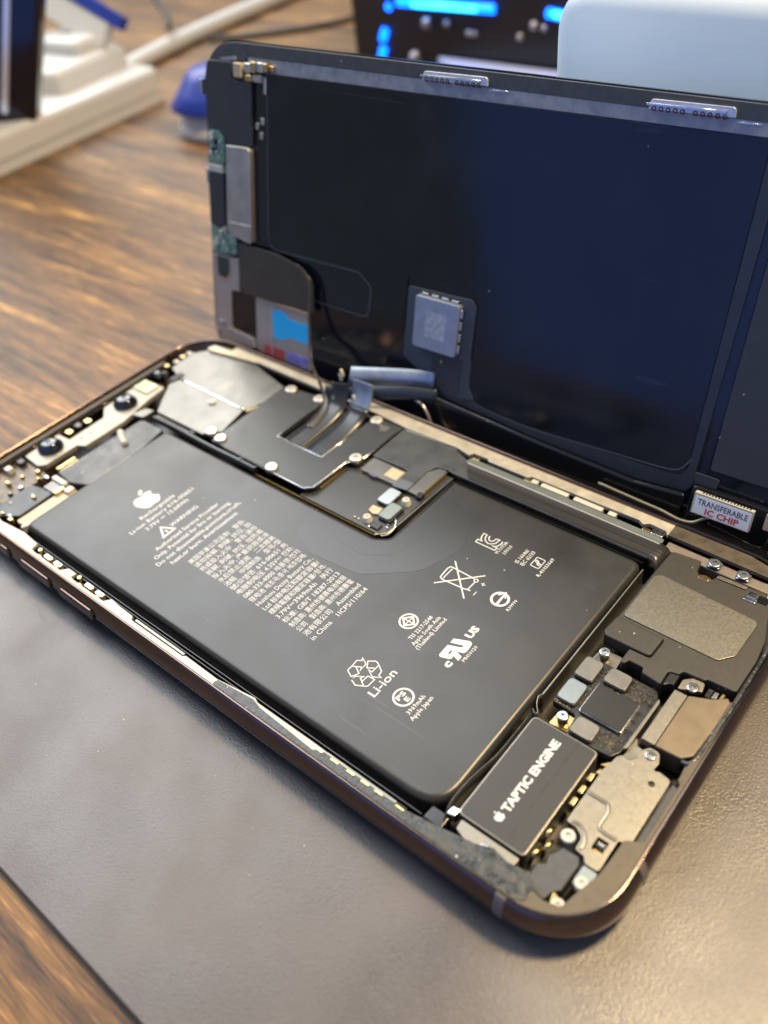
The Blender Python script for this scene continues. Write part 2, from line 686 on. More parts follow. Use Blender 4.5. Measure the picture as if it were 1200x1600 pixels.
TAN = mat('tan_connector', (0.155, 0.122, 0.082), 0.45, 0.45, var=0.08, vs=0.3, rvar=0.08)
PCB = mat('black_solder_mask', (0.016, 0.016, 0.017), 0.3, 0.0, var=0.4, vs=0.8, rvar=0.1)
BLOB = mat('gold_solder', (0.30, 0.24, 0.15), 0.24, 1.0, var=0.4, vs=2.5, rvar=0.1, bump=1.0, bs=3.0, bd=0.18)
BLUEGREY = mat('bluegrey_label', (0.20, 0.25, 0.285), 0.42, 0.2, var=0.08, vs=0.8)
SHIELDK = mat('graphite_sheet', (0.040, 0.042, 0.044), 0.38, 0.15, var=0.08, vs=0.2, rvar=0.05, dust=0.15, ds=0.4)
FLEXK = mat('flex_grey', (0.060, 0.066, 0.070), 0.32, 0.1, var=0.2, vs=0.25, rvar=0.10, bump=0.12, bs=0.3, bd=0.1)
FLEXSTR = mat('flex_striped', (0.034, 0.035, 0.037), 0.33, 0.1, var=0.35, vs=0.25, rvar=0.08, stretch=(0.06, 6, 1))
FOAM = mat('grey_foam', (0.075, 0.08, 0.085), 0.75, 0.0, var=0.15, vs=1.2)
RUBBER = mat('slate_rubber', (0.055, 0.062, 0.070), 0.62, 0.0, var=0.2, vs=0.8, bump=0.3, bs=2.5, bd=0.04)
AMBER = mat('amber_board_edge', (0.16, 0.11, 0.02), 0.3, 0.2, var=0.3, vs=0.8)
LENS = mat('lens_glass', (0.006, 0.007, 0.012), 0.06, 0.0, coat=1.0)
FLASH = mat('flash_lens', (0.62, 0.62, 0.42), 0.25, 0.0, var=0.2, vs=0.7)
TANLABEL = mat('tan_label', (0.52, 0.41, 0.27), 0.5, 0.2, var=0.2, vs=1.5)
DFRAME = mat('screen_bezel', (0.058, 0.064, 0.070), 0.55, 0.0, var=0.2, vs=0.6, bump=0.2, bs=3, bd=0.02, dust=0.15, ds=0.7)
DPANEL = mat('screen_back_film', (0.0045, 0.006, 0.0095), 0.14, 0.0, spec=0.5, var=0.5, vs=0.035, rvar=0.06, dust=0.06, ds=0.30, dcol=(0.3, 0.32, 0.36))
def smear(m, amount, scale):
    nt = m.node_tree
    N, L = nt.nodes.new, nt.links.new
    b = nt.nodes['Principled BSDF']
    old = b.inputs['Base Color'].links[0].from_socket
    tc = N('ShaderNodeTexCoord')
    def nz(sc, det, stretch):
        mp = N('ShaderNodeMapping'); mp.inputs['Scale'].default_value = stretch
        mp.inputs['Rotation'].default_value = (0.3, 0.5, 0.6)
        L(tc.outputs['Object'], mp.inputs['Vector'])
        n = N('ShaderNodeTexNoise'); n.inputs['Scale'].default_value = sc; n.inputs['Detail'].default_value = det; n.inputs['Distortion'].default_value = 0.8
        L(mp.outputs['Vector'], n.inputs['Vector'])
        return n.outputs['Fac']
    r = N('ShaderNodeMapRange'); r.inputs['From Min'].default_value = 0.48; r.inputs['From Max'].default_value = 0.8; r.inputs['To Max'].default_value = amount
    L(nz(scale, 6, (1, 1, 1)), r.inputs['Value'])
    r2 = N('ShaderNodeMapRange'); r2.inputs['From Min'].default_value = 0.70; r2.inputs['From Max'].default_value = 0.74; r2.inputs['To Max'].default_value = amount*1.3
    L(nz(scale*6, 2, (0.12, 2.5, 2.5)), r2.inputs['Value'])
    ad = N('ShaderNodeMath'); ad.operation = 'ADD'; L(r.outputs['Result'], ad.inputs[0]); L(r2.outputs['Result'], ad.inputs[1])
    mx = N('ShaderNodeMix'); mx.data_type = 'RGBA'
    L(ad.outputs[0], mx.inputs['Factor']); L(old, mx.inputs['A']); mx.inputs['B'].default_value = (0.30, 0.32, 0.35, 1)
    L(mx.outputs['Result'], b.inputs['Base Color'])


smear(DPANEL, 0.035, 38)  # mixes haze of cloudy reflections, plus smudges and scratches, into the colour
smear(BATT, 0.05, 45)
DGREY = mat('screen_grey_sheet', (0.045, 0.05, 0.055), 0.5, 0.0, var=0.08, vs=0.4, dust=0.15, ds=0.5)
DSTRIP = mat('adhesive_residue_strip', (0.30, 0.31, 0.34), 0.5, 0.35, var=0.28, vs=0.45, rvar=0.15, bump=0.3, bs=1.0, bd=0.05)
DEDGE = mat('film_edge', (0.10, 0.11, 0.125), 0.4)
FLEXB = mat('blue_sheen_flex', (0.30, 0.36, 0.47), 0.34, 0.5, var=0.15, vs=0.5)  # reflected blue sheen put into the base colour
SENSORK = mat('sensor_flex_black', (0.034, 0.037, 0.045), 0.42, 0.0, var=0.15, vs=0.4)
EARPIECE = mat('earpiece_steel', (0.45, 0.43, 0.42), 0.38, 0.8, var=0.15, vs=0.25, rvar=0.1)
GREENP = mat('green_board', (0.20, 0.33, 0.26), 0.3, 0.1, var=0.6, vs=1.1)
BEIGE = mat('beige_card', (0.40, 0.34, 0.30), 0.5, 0.1, var=0.06, vs=0.3)
CYAN = mat('cyan_sticker', (0.01, 0.52, 1.0), 0.45)
REDP = mat('red_print', (0.52, 0.09, 0.09), 0.45, var=0.2, vs=0.6)
PURP = mat('violet_print', (0.24, 0.24, 0.66), 0.4, var=0.35, vs=0.6)
ICB = mat('ic_carrier', (0.45, 0.45, 0.40), 0.45)
LABELW = mat('white_label', (0.92, 0.91, 0.92), 0.5)
NAVY = mat('navy_ink', (0.02, 0.028, 0.075), 0.5)
RED = mat('red_ink', (0.62, 0.035, 0.025), 0.5)
def frosted(name, col):
    m = mat(name, col, 0.42, 0.0, var=0.02, vs=0.02)
    nt = m.node_tree
    b = nt.nodes['Principled BSDF']
    tl = nt.nodes.new('ShaderNodeBsdfTranslucent')
    tl.inputs['Color'].default_value = (*[min(1, c*1.12) for c in col], 1)
    mx = nt.nodes.new('ShaderNodeMixShader')
    mx.inputs[0].default_value = 0.55
    out = [n for n in nt.nodes if n.type == 'OUTPUT_MATERIAL'][0]
    nt.links.new(b.outputs[0], mx.inputs[1])
    nt.links.new(tl.outputs[0], mx.inputs[2])
    nt.links.new(mx.outputs[0], out.inputs['Surface'])
    return m


FROST = frosted('frosted_plastic', (0.66, 0.76, 0.88))
LIDC = frosted('frosted_lid', (0.62, 0.68, 0.76))
WHITEB = mat('white_gloss_plastic', (0.58, 0.58, 0.58), 0.32)
BLUEP = mat('royal_blue_plastic', (0.013, 0.034, 0.30), 0.38)
DARKGL = mat('dark_polished_metal', (0.05, 0.05, 0.055), 0.10, 1.0)
PCK = mat('pc_black', (0.010, 0.011, 0.014), 0.35)
LED = mat('blue_led', (0.0, 0.04, 0.3), 0.4, emit=(0.0, 0.10, 1.0), es=5.0)
LEDC = mat('blue_led_core', (0.0, 0.1, 0.4), 0.4, emit=(0.02, 0.42, 1.0), es=4.5)
CABLE = mat('black_cable', (0.02, 0.02, 0.02), 0.5)
TRAY = mat('pale_lilac_plastic', (0.36, 0.40, 0.58), 0.4)

SCREWW = mat('pale_screw', (0.62, 0.60, 0.54), 0.3, 0.5)

# ------------------------------------------------------------------ setting: table and mat
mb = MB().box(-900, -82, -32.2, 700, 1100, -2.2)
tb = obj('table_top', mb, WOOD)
tb['kind'] = 'structure'
tb['label'] = 'brown wooden table top with streaked grain under everything'
mt = thing('desk_mat', 'dark grey-brown textured desk mat lying under the open phone', 'mat', (150, 30, -2.2))
obj('sheet', MB().prism(rect(6, -37.6, 420, 104, 1.2), -2.2, -0.6, 0.3), MAT, mt)

# ------------------------------------------------------------------ the open phone
L_, W_ = 158.0, 77.8
ph = thing('smartphone', 'opened smartphone body with bronze steel frame, black battery and exposed circuitry on the mat', 'phone', (L_/2, W_/2, 0))


def ring_path(d, r0=12.2, n=12):
    r = max(0.5, r0-d)
    x0, y0, x1, y1 = d, d, L_-d, W_-d
    out = []
    for cx, cy, a0 in ((x1-r, y0+r, -90), (x1-r, y1-r, 0), (x0+r, y1-r, 90), (x0+r, y0+r, 180)):
        for k in range(n+1):
            a = math.radians(a0+90*k/n)
            out.append((cx+r*math.cos(a), cy+r*math.sin(a)))
    return out


prof = [(5.0, 0.02), (3.2, 0.0), (2.0, 0.25), (1.0, 0.9), (0.35, 1.9), (0.05, 3.0), (0.0, 3.8), (0.06, 4.7), (0.25, 5.6),
        (0.55, 6.4), (0.80, 6.85), (0.98, 7.08), (1.14, 7.14), (1.34, 7.12), (1.46, 6.98), (1.5, 6.6), (1.52, 5.6), (1.9, 5.5), (1.92, 0.6)]
mb = MB()
rings = [mb.add([(x, y, z) for x, y in ring_path(d)]) for d, z in prof]
nr = len(ring_path(0))
for a, b in zip(rings, rings[1:]):
    for i in range(nr):
        j = (i+1) % nr
        mb.face((a+i, a+j, b+j, b+i), True)
frame = obj('frame', mb, STEEL, ph)
pr('back_plate', BLACKIN, ph, ring_path(1.95), 0.3, 1.2)
# camera bump under the far top corner
obj('camera_bump', MB().prism(rect(5, 38, 42, 73, 8, 6), -0.6, 0.3, bottom=True), GLOSSK, ph)


def antenna(side, a, b):
    m = MB()
    pf = [q for q in prof if q[1] > 0.2][:12]
    def pt(d, z, t):
        d = d-0.03
        return (t, d, z) if side == 'near' else (L_-d, t, z)
    ra = m.add([pt(d, z, a) for d, z in pf])
    rb = m.add([pt(d, z, b) for d, z in pf])
    for i in range(len(pf)-1):
        m.face((ra+i, rb+i, rb+i+1, ra+i+1), True)
    return obj('antenna_line', m, ANT, ph)


ANT = mat('antenna_plastic', (0.15, 0.13, 0.12), 0.45)
antenna('near', 144.2, 145.7)
antenna('bottom', 14.6, 16.0)
# side buttons on the near edge
for a, b in ((24.2, 28.0), (31.8, 42.4), (45.4, 56.4)):
    m = MB()
    pts = rect(a, 2.7, b, 5.0, 1.1, 6)
    ra = m.add([(x, 0.15, z) for x, z in pts])
    rb = m.add([(x, -0.32, z) for x, z in pts])
    rc = m.add([(x, -0.45, z) for x, z in inset(ccw(pts), 0.18)])
    n = len(pts)
    for p_, q_ in ((ra, rb), (rb, rc)):
        for i in range(n):
            j = (i+1) % n
            m.face((p_+i, p_+j, q_+j, q_+i), True)
    m.face([rc+i for i in range(n)])
    obj('side_button', m, STEEL, ph)

# ledges inside the rim
near = [(10.8, 1.56), (146, 1.56), (146, 4.6), (133, 4.1), (126.5, 3.0), (110, 3.5), (97, 3.5), (96, 3.9), (88, 2.8), (80, 2.95), (79.6, 2.55), (65.6, 2.5), (65, 3.2),
        (61, 3.3), (58.4, 3.55), (57.4, 2.3), (48.2, 2.3), (47.0, 2.45), (47.2, 3.6), (44.8, 3.6), (43.6, 2.3), (34.8, 2.3), (33.7, 2.5), (33.4, 4.0), (28, 4.4), (21, 3.6), (12, 5)]
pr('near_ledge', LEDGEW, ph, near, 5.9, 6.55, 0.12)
corner = [(146.02, 1.56)]+[(x, y) for x, y in ring_path(1.53)[1:13]]+[(156.45, 46), (155.6, 46), (155.6, 34.2), (155.3, 33), (155.2, 29.6), (155.75, 29), (155.75, 18.6), (153.6, 17.2), (153.4, 11.5), (152.2, 7.2), (151.6, 4.6), (149.4, 4.0), (146.02, 4.6)]
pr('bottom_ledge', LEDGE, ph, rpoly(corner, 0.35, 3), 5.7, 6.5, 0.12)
pr('bottom_ledge', LEDGE, ph, [(156.45, 46.05), (156.45, 65.6), (155.9, 65.6), (155.9, 46.05)], 5.7, 6.5, 0.05)
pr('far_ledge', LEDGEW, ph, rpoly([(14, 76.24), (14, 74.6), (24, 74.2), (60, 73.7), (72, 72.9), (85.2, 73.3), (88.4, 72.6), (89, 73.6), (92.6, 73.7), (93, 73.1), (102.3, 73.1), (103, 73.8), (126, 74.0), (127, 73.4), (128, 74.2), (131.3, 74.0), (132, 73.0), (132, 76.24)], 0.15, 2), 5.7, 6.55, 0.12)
pr('far_ledge', LEDGE, ph, rpoly([(132.03, 76.24), (132.03, 73.2), (150.5, 72.9), (150.5, 75.2), (146, 76.24)], 0.3, 2), 5.9, 6.65, 0.15)
pr('far_ledge_wall', mat('taupe_wall', (0.17, 0.145, 0.13), 0.55, 0.1, var=0.12, vs=0.6), ph, [(132.4, 73.2), (132.4, 70.9), (152, 70.6), (152, 72.9)], 3.2, 5.3, 0.3)
pr('top_ledge', LEDGE, ph, [(1.54, 14), (3.0, 14), (3.0, 62), (1.54, 62)], 5.6, 6.3, 0.12)
pr('top_ledge', mat('corner_ledge', (0.50, 0.44, 0.31), 0.5, 0.5, var=0.2, vs=0.5), ph, rpoly([(7.5, 72.0), (9, 71.6), (24, 73.9), (24, 75.6), (8.4, 73.9)], 0.4, 3), 5.9, 6.6, 0.1)
# adhesive residue along the near ledge
pr('adhesive_strip', GUM, ph, rpoly([(88.0, 1.66), (146, 1.66), (147.6, 2.4), (147.6, 4.4), (146.2, 6.0), (143, 5.4), (140.5, 5.9), (138, 4.9), (133, 4.05), (126.7, 2.96), (112, 3.2), (110, 2.4), (98, 3.0), (96, 3.5), (88.3, 2.7)], 0.4, 3), 6.5, 6.62, 0.06)
pr('contact_strip', SILVER, ph, rect(66, 2.75, 79.4, 3.25, 0.1), 5.0, 6.35, 0.05)
pr('contact_strip', SILVER, ph, rect(112.2, 3.05, 125.6, 3.5, 0.1), 5.0, 6.5, 0.05)
for x in (110.2, 113.4, 116.6, 119.4, 122.0, 125.9):
    pr('spring_contact', GOLD, ph, rect(x, 2.7, x+1.5, 3.05, 0.1), 6.5, 6.72, 0.05)
for x in (36.3, 39.6, 49.9, 53.2):
    pr('switch_contact', mat('pale_gold', (0.78, 0.68, 0.48), 0.3, 0.8) if x == 36.3 else bpy.data.materials['pale_gold'], ph, rect(x, 2.9, x+2.2, 3.9, 0.3), 4.6, 5.6, 0.15)
for x in (35.2, 40.6, 48.7, 54.1):
    pr('switch_contact', WHITEP, ph, rect(x, 2.4, x+1.1, 2.8, 0.2), 4.8, 5.8, 0.1)
for x in (34.2, 47.4):
    obj('switch_post', MB().lathe(x+0.6, 3.5, [(0.5, 4), (0.5, 5.9), (0.4, 6.1)], 14), GOLD, ph)
    pr('switch_flex', GLOSSK, ph, rect(x+1, 3.0, x+10, 4.4, 0.3), 3.5, 4.6, 0.15)

# ------------------------------------------------------------------ battery
bpoly = rpoly([(24.6, 5.9, 2.2), (131.4, 5.9, 6.0), (131.4, 65.6, 2.2), (89.6, 65.6, 0.8), (89.6, 45.4, 1.6), (87.2, 44.0, 1.5), (24.6, 44.0, 2.0)], 1.0, 8)
BT = 5.6
battery = obj('battery', MB().prism(bpoly, 1.25, BT, 1.15, steps=6), BATT, ph)
# the wrap's folded skirts, seen as thin lines beside the cell
pr('wrap_edge', GLOSSK, battery, [(27, 4.55), (129, 4.55), (129, 4.68), (27, 4.68)], 1.25, 5.05)
pr('wrap_edge', TAPE, battery, [(30, 3.95), (127, 3.75), (127, 3.88), (30, 4.08)], 1.25, 5.3)
pr('wrap_edge', GLOSSK, battery, [(90.5, 66.2), (130, 66.2), (130, 66.35), (90.5, 66.35)], 1.25, 5.3)
pr('film_patch', FILM, battery, rpoly([(72.5, 42.6, .4), (73.5, 36.2, 3), (80, 33.4, 3), (91.5, 34.6, 5), (100, 41.5, 6), (103, 50.5, 4), (100.0, 57.5, 4), (94, 61.0, 3), (91.0, 60.4, .5), (91.0, 44.6, 1.5), (88.2, 42.6, 2)], 1, 6), BT-0.2, BT+0.035, 0.02)
pr('film_patch', FILM, battery, rpoly([(79.5, 42.5, .4), (81, 39.3, 2), (88.5, 38.6, 4), (93.5, 42.0, 4), (95.2, 50, 3), (93.0, 53.0, 1), (91.05, 52.8, .3), (91.05, 44.4, 1.5), (88.3, 42.5, 2)], 1, 6), BT-0.2, BT+0.055, 0.015)
IZ = BT+0.012


def btext(s, x, y0, y1, cap, bold=0.010, n=2, name='printed_text'):
    w = (y1-y0) if y1 else None
    return text(name, s, INK, battery, lambda a, b: (x-b, y0+a, IZ), w, cap, bold=bold, n=n)


APPLE = [(0.5, 0.03), (0.40, 0.0), (0.30, 0.0), (0.20, 0.06), (0.10, 0.20), (0.03, 0.36), (0.0, 0.52), (0.02, 0.66), (0.08, 0.77), (0.18, 0.85),
         (0.29, 0.87), (0.39, 0.84), (0.5, 0.80), (0.60, 0.84), (0.70, 0.875), (0.80, 0.86), (0.89, 0.81), (0.94, 0.755), (0.88, 0.69), (0.845, 0.61),
         (0.845, 0.53), (0.88, 0.44), (0.94, 0.385), (0.985, 0.36), (0.95, 0.25), (0.88, 0.13), (0.80, 0.04), (0.72, 0.0), (0.63, 0.01), (0.56, 0.03)]
LEAF = [(0.49, 0.885), (0.50, 0.99), (0.56, 1.09), (0.65, 1.155), (0.73, 1.17), (0.735, 1.08), (0.69, 0.98), (0.61, 0.91), (0.54, 0.885)]


def logo(parent, x, y, w, z):
    m = MB()
    for pl in (APPLE, LEAF):
        m.flat([(x-b*w, y+a*w) for a, b in pl], z)
    return obj('fruit_logo', m, INK, parent)


logo(battery, 43.1, 22.9, 5.4, IZ)
btext('Rechargeable', 44.75, 21.0, 29.8, 1.05)
btext('Li-ion Battery 616-00651', 46.55, 17.0, 33.5, 1.05)
btext('3.79V ⎓ 15.04Wh', 48.35, 19.6, 30.6, 1.05)
btext('WARNING', 51.65, 23.2, 30.3, 1.05)
btext('Authorized Service Provider', 54.65, 17.0, 33.2, 1.05)
btext('Only. Potential for fire or burning.', 56.4, 15.3, 34.9, 1.05)
btext('Do not disassemble,puncture,crush,', 58.2, 14.4, 36.1, 1.05)
btext('heat,or burn. Avertissement', 60.05, 16.4, 33.5, 1.05)
CJK = ['美国苹果公司监制　警告:', '请勿拆解, 刺破, 挤压, 加', '热或投入火中　警告:请勿', '拆解, 刺破, 挤压, 加热或', '投入火中, 严重损毁或浸',
       '水后禁止使用　二次鋰离', '池組　中国制造　型号/型', '號/모델명: 616-00651 充', '电限制电压 4.35V⎓ 전화:', '080-333-4000 제품명:전지',
       '锂电池 제조국:중국 제조업체:', 'Huizhou Desay Battery Co.,', 'Ltd 标称电压和额定容量/', '標稱電壓和額定容量/정격:', '3.79V⎓3969mAh　执行',
       '标准: GB/T 18287-2013', '制造商: 惠州市德赛电池有限', '公司　製造商: 惠州市德賽電', '池有限公司　Assembled', 'in China　1ICP5/110/64']
for i, s in enumerate(CJK):
    btext(s, 63.0+i*1.688, 18.45, 32.75, 1.02, bold=0.0, n=2)
btext('YU10738-', 109.05, 52.8, 56.6, 0.72, n=1)
btext('19010', 110.25, 53.6, 56.1, 0.72, n=1)
btext('IS 16046/', 113.35, 53.0, 56.9, 0.80, n=1)
btext('IEC 62133', 114.5, 53.0, 57.1, 0.80, n=1)
btext('R-41033669', 118.25, 52.3, 57.5, 0.72, n=1)
btext('TIS 2217-2548', 108.6, 28.1, 34.2, 0.78, n=1)
btext('Apple South Asia', 109.75, 27.4, 34.9, 0.78, n=1)
btext('(Thailand) Limited', 110.85, 27.1, 35.1, 0.78, n=1)
btext('MH10120', 118.55, 29.5, 33.3, 0.66, n=1)
btext('Li-ion', 111.05, 15.6, 21.5, 1.55)
btext('3969mAh', 117.6, 16.3, 20.5, 0.80, n=1)
btext('Apple Japan', 118.75, 15.7, 21.0, 0.80, n=1)
btext('R39990', 118.3, 42.6, 45.5, 0.62, n=1)
btext('PS', 114.65, 17.35, 19.25, 0.85, bold=0.03)
btext('E', 115.85, 18.0, 18.85, 0.85, bold=0.03)
btext('c', 117.15, 26.95, 28.25, 1.45, bold=0.05)
btext('US', 116.55, 34.0, 36.7, 1.30, bold=0.05)


def tr(x0, y0, s, pts):
    return [bp(x0+a/s, y0+b/s, IZ)[:2] for a, b in pts]


def symbol(strokes=(), fills=(), rings=(), name='printed_symbol'):
    m = MB()
    k = 0
    for pts, w, closed in strokes:
        m.stroke(pts, w, IZ+0.004*k, closed)
        k += 1
    for poly, holes in fills:
        m.prism(poly, IZ-0.02, IZ, 0, holes)
    for (x, y, r, w) in rings:
        m.stroke(circ(x, y, r, 40), w, IZ+0.004*k, True)
        k += 1
    return obj(name, m, INK, battery)


q = lambda p: tr(195, 755, 13.333, p)
symbol([(q([(745, 920), (1045, 942), (808, 1128)]), 0.42, True), (q([(830, 985), (905, 1008)]), 0.30, False)])
q = lambda p: tr(735, 825, 8.571, p)
symbol([(q([(435, 185), (400, 225), (350, 248), (288, 240), (360, 268), (322, 298), (70, 183), (103, 148), (158, 178), (142, 155), (152, 112), (180, 72), (225, 92), (198, 130),
            (200, 170), (232, 205), (280, 217), (340, 205), (395, 163), (345, 148), (315, 172), (280, 180), (250, 162), (246, 132), (266, 108)]), 0.20, False)])
symbol([([(x, y) for x, y in rect(115.35, 53.9, 117.05, 56.3, 0.25, 3)], 0.16, True), ([(116.2, 54.7), (116.2, 55.5)], 0.2, False)],
       rings=[(115.85, 55.35, 0.24, 0.18), (116.55, 54.85, 0.24, 0.18)])
q = lambda p: tr(670, 870, 8.0, p)
symbol([(q([(62, 325), (708, 237)]), 0.26, False), (q([(330, 52), (440, 522)]), 0.26, False),
        (q([(520, 425), (480, 408), (440, 400), (165, 280), (145, 255), (160, 230), (240, 140), (270, 125), (300, 132), (570, 275)]), 0.24, False),
        (q([(296, 150), (175, 270)]), 0.2, False), (q([(572, 322), (490, 404)]), 0.22, False),
        (q([(655, 335), (708, 360)]), 0.16, False), (q([(690, 325), (668, 368)]), 0.16, False), (q([(555, 483), (597, 438)]), 0.16, False)],
       rings=[(*q([(592, 300)])[0], 0.36, 0.2)])
symbol([(q([(828, 600), (955, 455)]), 0.2, False), (q([(850, 605), (958, 470)]), 0.2, False), (q([(868, 478), (965, 450), (955, 525)]), 0.26, False)],
       rings=[(*q([(890, 530)])[0], 1.50, 0.46)])
q = lambda p: tr(610, 950, 8.0, p)
symbol([(q([(160, 128), (283, 109), (297, 200), (174, 220)]), 0.34, True), (q([(165, 130), (293, 198)]), 0.2, False), (q([(283, 112), (174, 216)]), 0.2, False)],
       rings=[(*q([(228, 165)])[0], 1.58, 0.34)])
symbol(fills=[(q([(790, 380), (1000, 415), (1022, 440), (1015, 465), (955, 545), (920, 565), (825, 545), (890, 605), (880, 625), (848, 662), (775, 585), (785, 610), (765, 632),
                  (735, 638), (620, 610), (608, 590), (615, 572), (715, 460), (870, 490), (900, 492), (915, 470), (748, 432)]), [q([(755, 530), (780, 533), (742, 575), (715, 568)])])])
q = lambda p: tr(535, 1020, 8.0, p)
symbol([(q([(110, 298), (70, 225), (75, 205), (120, 165), (180, 95), (245, 97), (252, 60), (295, 140), (222, 222), (240, 178), (120, 168)]), 0.19, False), (q([(110, 298), (208, 258), (170, 180)]), 0.19, False),
        (q([(305, 190), (320, 103), (420, 105), (445, 130), (490, 235), (455, 280), (485, 310), (375, 302), (325, 212), (370, 240), (445, 165)]), 0.19, False), (q([(305, 190), (400, 192)]), 0.19, False),
        (q([(320, 290), (402, 335), (320, 415), (290, 420), (160, 405), (120, 345), (85, 370), (160, 293), (275, 297), (225, 315), (262, 410)]), 0.19, False), (q([(320, 290), (245, 360)]), 0.19, False)])
symbol(rings=[(114.75, 18.35, 1.62, 0.34)])

# ------------------------------------------------------------------ screws and other repeats


def star(r1, r2, n=5):
    return [((r1 if k % 2 else r2)*math.cos(math.pi*k/n), (r1 if k % 2 else r2)*math.sin(math.pi*k/n)) for k in range(2*n)]


def screw_mesh(r, h):
    def b(m):
        m.prism(circ(0, 0, r, 18), -h, 0, 0.16*r/0.75, [star(0.22*r/0.75, 0.40*r/0.75)], steps=3)
        m.flat(circ(0, 0, 0.45*r/0.75, 12), -0.28)
    return b


def screw(parent, x, y, z, r=0.85, mat_=None, h=0.5):
    mat_ = mat_ or BRIGHT
    return stamp('screw', ('screw', r, mat_.name, h), screw_mesh(r, h), mat_, parent, x, y, z, random.random())


def standoff(parent, x, y, z, r=1.0):
    def b(m):
        m.lathe(0, 0, [(r, -4), (r, -0.5), (r*0.8, -0.3), (r*0.8, 0.12), (r*0.72, 0.25), (r*0.36, 0.25), (r*0.34, -0.4), (0.01, -0.42)], 22)
    return stamp('standoff', ('standoff', r), b, WHITEP if r < 1.02 else GOLD, parent, x, y, z)


# ------------------------------------------------------------------ vibration motor (bottom near corner)
vm = pr('vibration_motor', SILVER, ph, rect(133.2, 7.4, 144.3, 27.3, 0.9), 1.3, 6.0, 0.18)
pr('top_label', mat('motor_label', (0.022, 0.022, 0.021), 0.36, 0.0, var=0.06, vs=0.3, dust=0.13, ds=0.35), vm, rect(133.5, 7.7, 144.0, 27.0, 0.7), 5.8, 6.06, 0.03)
obj('seam', MB().stroke([(141.05, 7.8), (141.05, 26.9)], 0.10, 6.07), PCB, vm)
logo(vm, 139.05, 9.6, 1.45, 6.075)
text('printed_text', 'TAPTIC ENGINE', INK, vm, lambda a, b: (139.05-b, 11.45+a, 6.075), 13.9, 1.25, bold=0.05)
pr('bracket', SILVER, ph, rpoly([(134.4, 5.6), (136, 5.0), (139.4, 4.6), (143.6, 5.6), (143.8, 7.2), (134.2, 7.2)], 0.3), 3.6, 5.5, 0.1)
pr('bracket', BRIGHT, ph, rpoly([(131.6, 6.6), (133.1, 7.0), (133.3, 8.6), (131.9, 8.3)], 0.3), 3.4, 5.2, 0.2)
pr('bracket', BRIGHT, ph, rpoly([(138.2, 4.7), (139.4, 4.5), (140.2, 5.4), (139.6, 6.3), (138.6, 6.0)], 0.3), 5.3, 5.9, 0.15)
for y in (18.0, 20.3, 22.7):
    pr('spring_contact', GOLD, ph, rpoly([(144.6, y), (145.5, y+0.1), (145.5, y+1.7), (144.7, y+1.6)], 0.25), 3.6, 5.3, 0.2)
pr('spring_contact', GOLD, ph, rpoly([(145.0, 24.6), (146.2, 24.6), (146.6, 25.6), (145.4, 25.8)], 0.2), 3.4, 5.0, 0.2)
for x, y in ((144.7, 8.2), (145.5, 10.0), (144.6, 11.8)):
    obj('spring_contact', MB().tube([(x, y, 3.5), (x+0.2, y+0.4, 5.4), (x+0.4, y+1.4, 5.6), (x+0.2, y+2.2, 4.6)], 0.33, 8), GOLD, ph)
# thin wall and flex edge between the battery and the lower parts
wl = MB().prism([(132.1, 31.2), (132.32, 31.2), (132.32, 63.6), (132.1, 63.6)], 1.3, 6.05)
obj('battery_wall', wl, SILVER, ph)
pA = smooth_path([(132.2, 31.2, 6.05), (131.9, 30.6, 5.9), (132.3, 29.5, 5.6), (133.0, 28.7, 5.4), (133.2, 28.2, 5.4), (132.8, 28.0, 5.4), (132.2, 28.4, 5.5)], 5)
obj('wall_spring', MB().loft(pA, [(a, b, c-2.4) for a, b, c in pA]), SILVER, ph, solid=0.12)
pB = smooth_path([(132.5, 27.5, 5.6), (132.5, 19, 5.7), (131.9, 15.0, 5.7), (131.5, 11.5, 5.7), (131.5, 8.4, 5.6), (131.9, 6.6, 5.2), (132.2, 5.6, 4.4)], 6)
obj('battery_pull_tab', MB().loft(pB, [(a+0.15, b, c-3.2) for a, b, c in pB]), TAPE, ph, solid=0.14)
pr('wall_spring', GLOSSK, ph, rect(129.2, 4.6, 132.4, 7.0, 0.3), 1.3, 4.4, 0.2)

# ------------------------------------------------------------------ shield plate at the bottom
plate = rpoly([(145.9, 15.4, .4), (145.95, 25.4, .5), (146.3, 26.8, .3), (146.5, 28.3, .4), (147.1, 29.1, .5), (148.1, 28.7, .4), (148.9, 29.8, .6), (148.8, 31.2, .8), (149.6, 32.5, .8), (151.2, 32.4, .8),
               (151.9, 30.8, .7), (151.7, 29.3, .6), (152.6, 29.6, .5), (154.5, 29.3, .8), (154.5, 17.3, .2), (152.95, 17.0, .2), (152.95, 11.6, .5), (151.0, 11.6, .3), (150.4, 12.4, .3), (148.9, 12.6, .5), (148.9, 14.6, 1.4), (147.4, 15.4, .8)], 0.4, 4)
sp = pr('shield_plate', SILVER, ph, plate, 5.35, 5.8, 0.1, [rect(150.5, 13.9, 152.2, 16.0, 0.2), circ(152.5, 27.2, 0.5, 14)])
obj('ridge', MB().tube([(146.1, 20.9, 5.8), (148.9, 20.9, 5.8), (149.5, 20.5, 5.8), (149.8, 19.6, 5.8), (149.8, 17.8, 5.8), (150.1, 17.1, 5.8), (150.9, 16.9, 5.8), (152.8, 16.9, 5.8)], 0.30, 8, 6, 0.5), SILVER, sp)
obj('ridge', MB().tube([(146.6, 15.9, 5.8), (147.8, 15.9, 5.8), (148.9, 15.2, 5.8), (149.5, 14.0, 5.8), (149.5, 13.0, 5.8)], 0.28, 8, 6, 0.5), SILVER, sp)
pr('roller_contact', BRIGHT, sp, rect(150.55, 14.9, 152.15, 15.9, 0.1), 4.6, 5.4, 0.3)
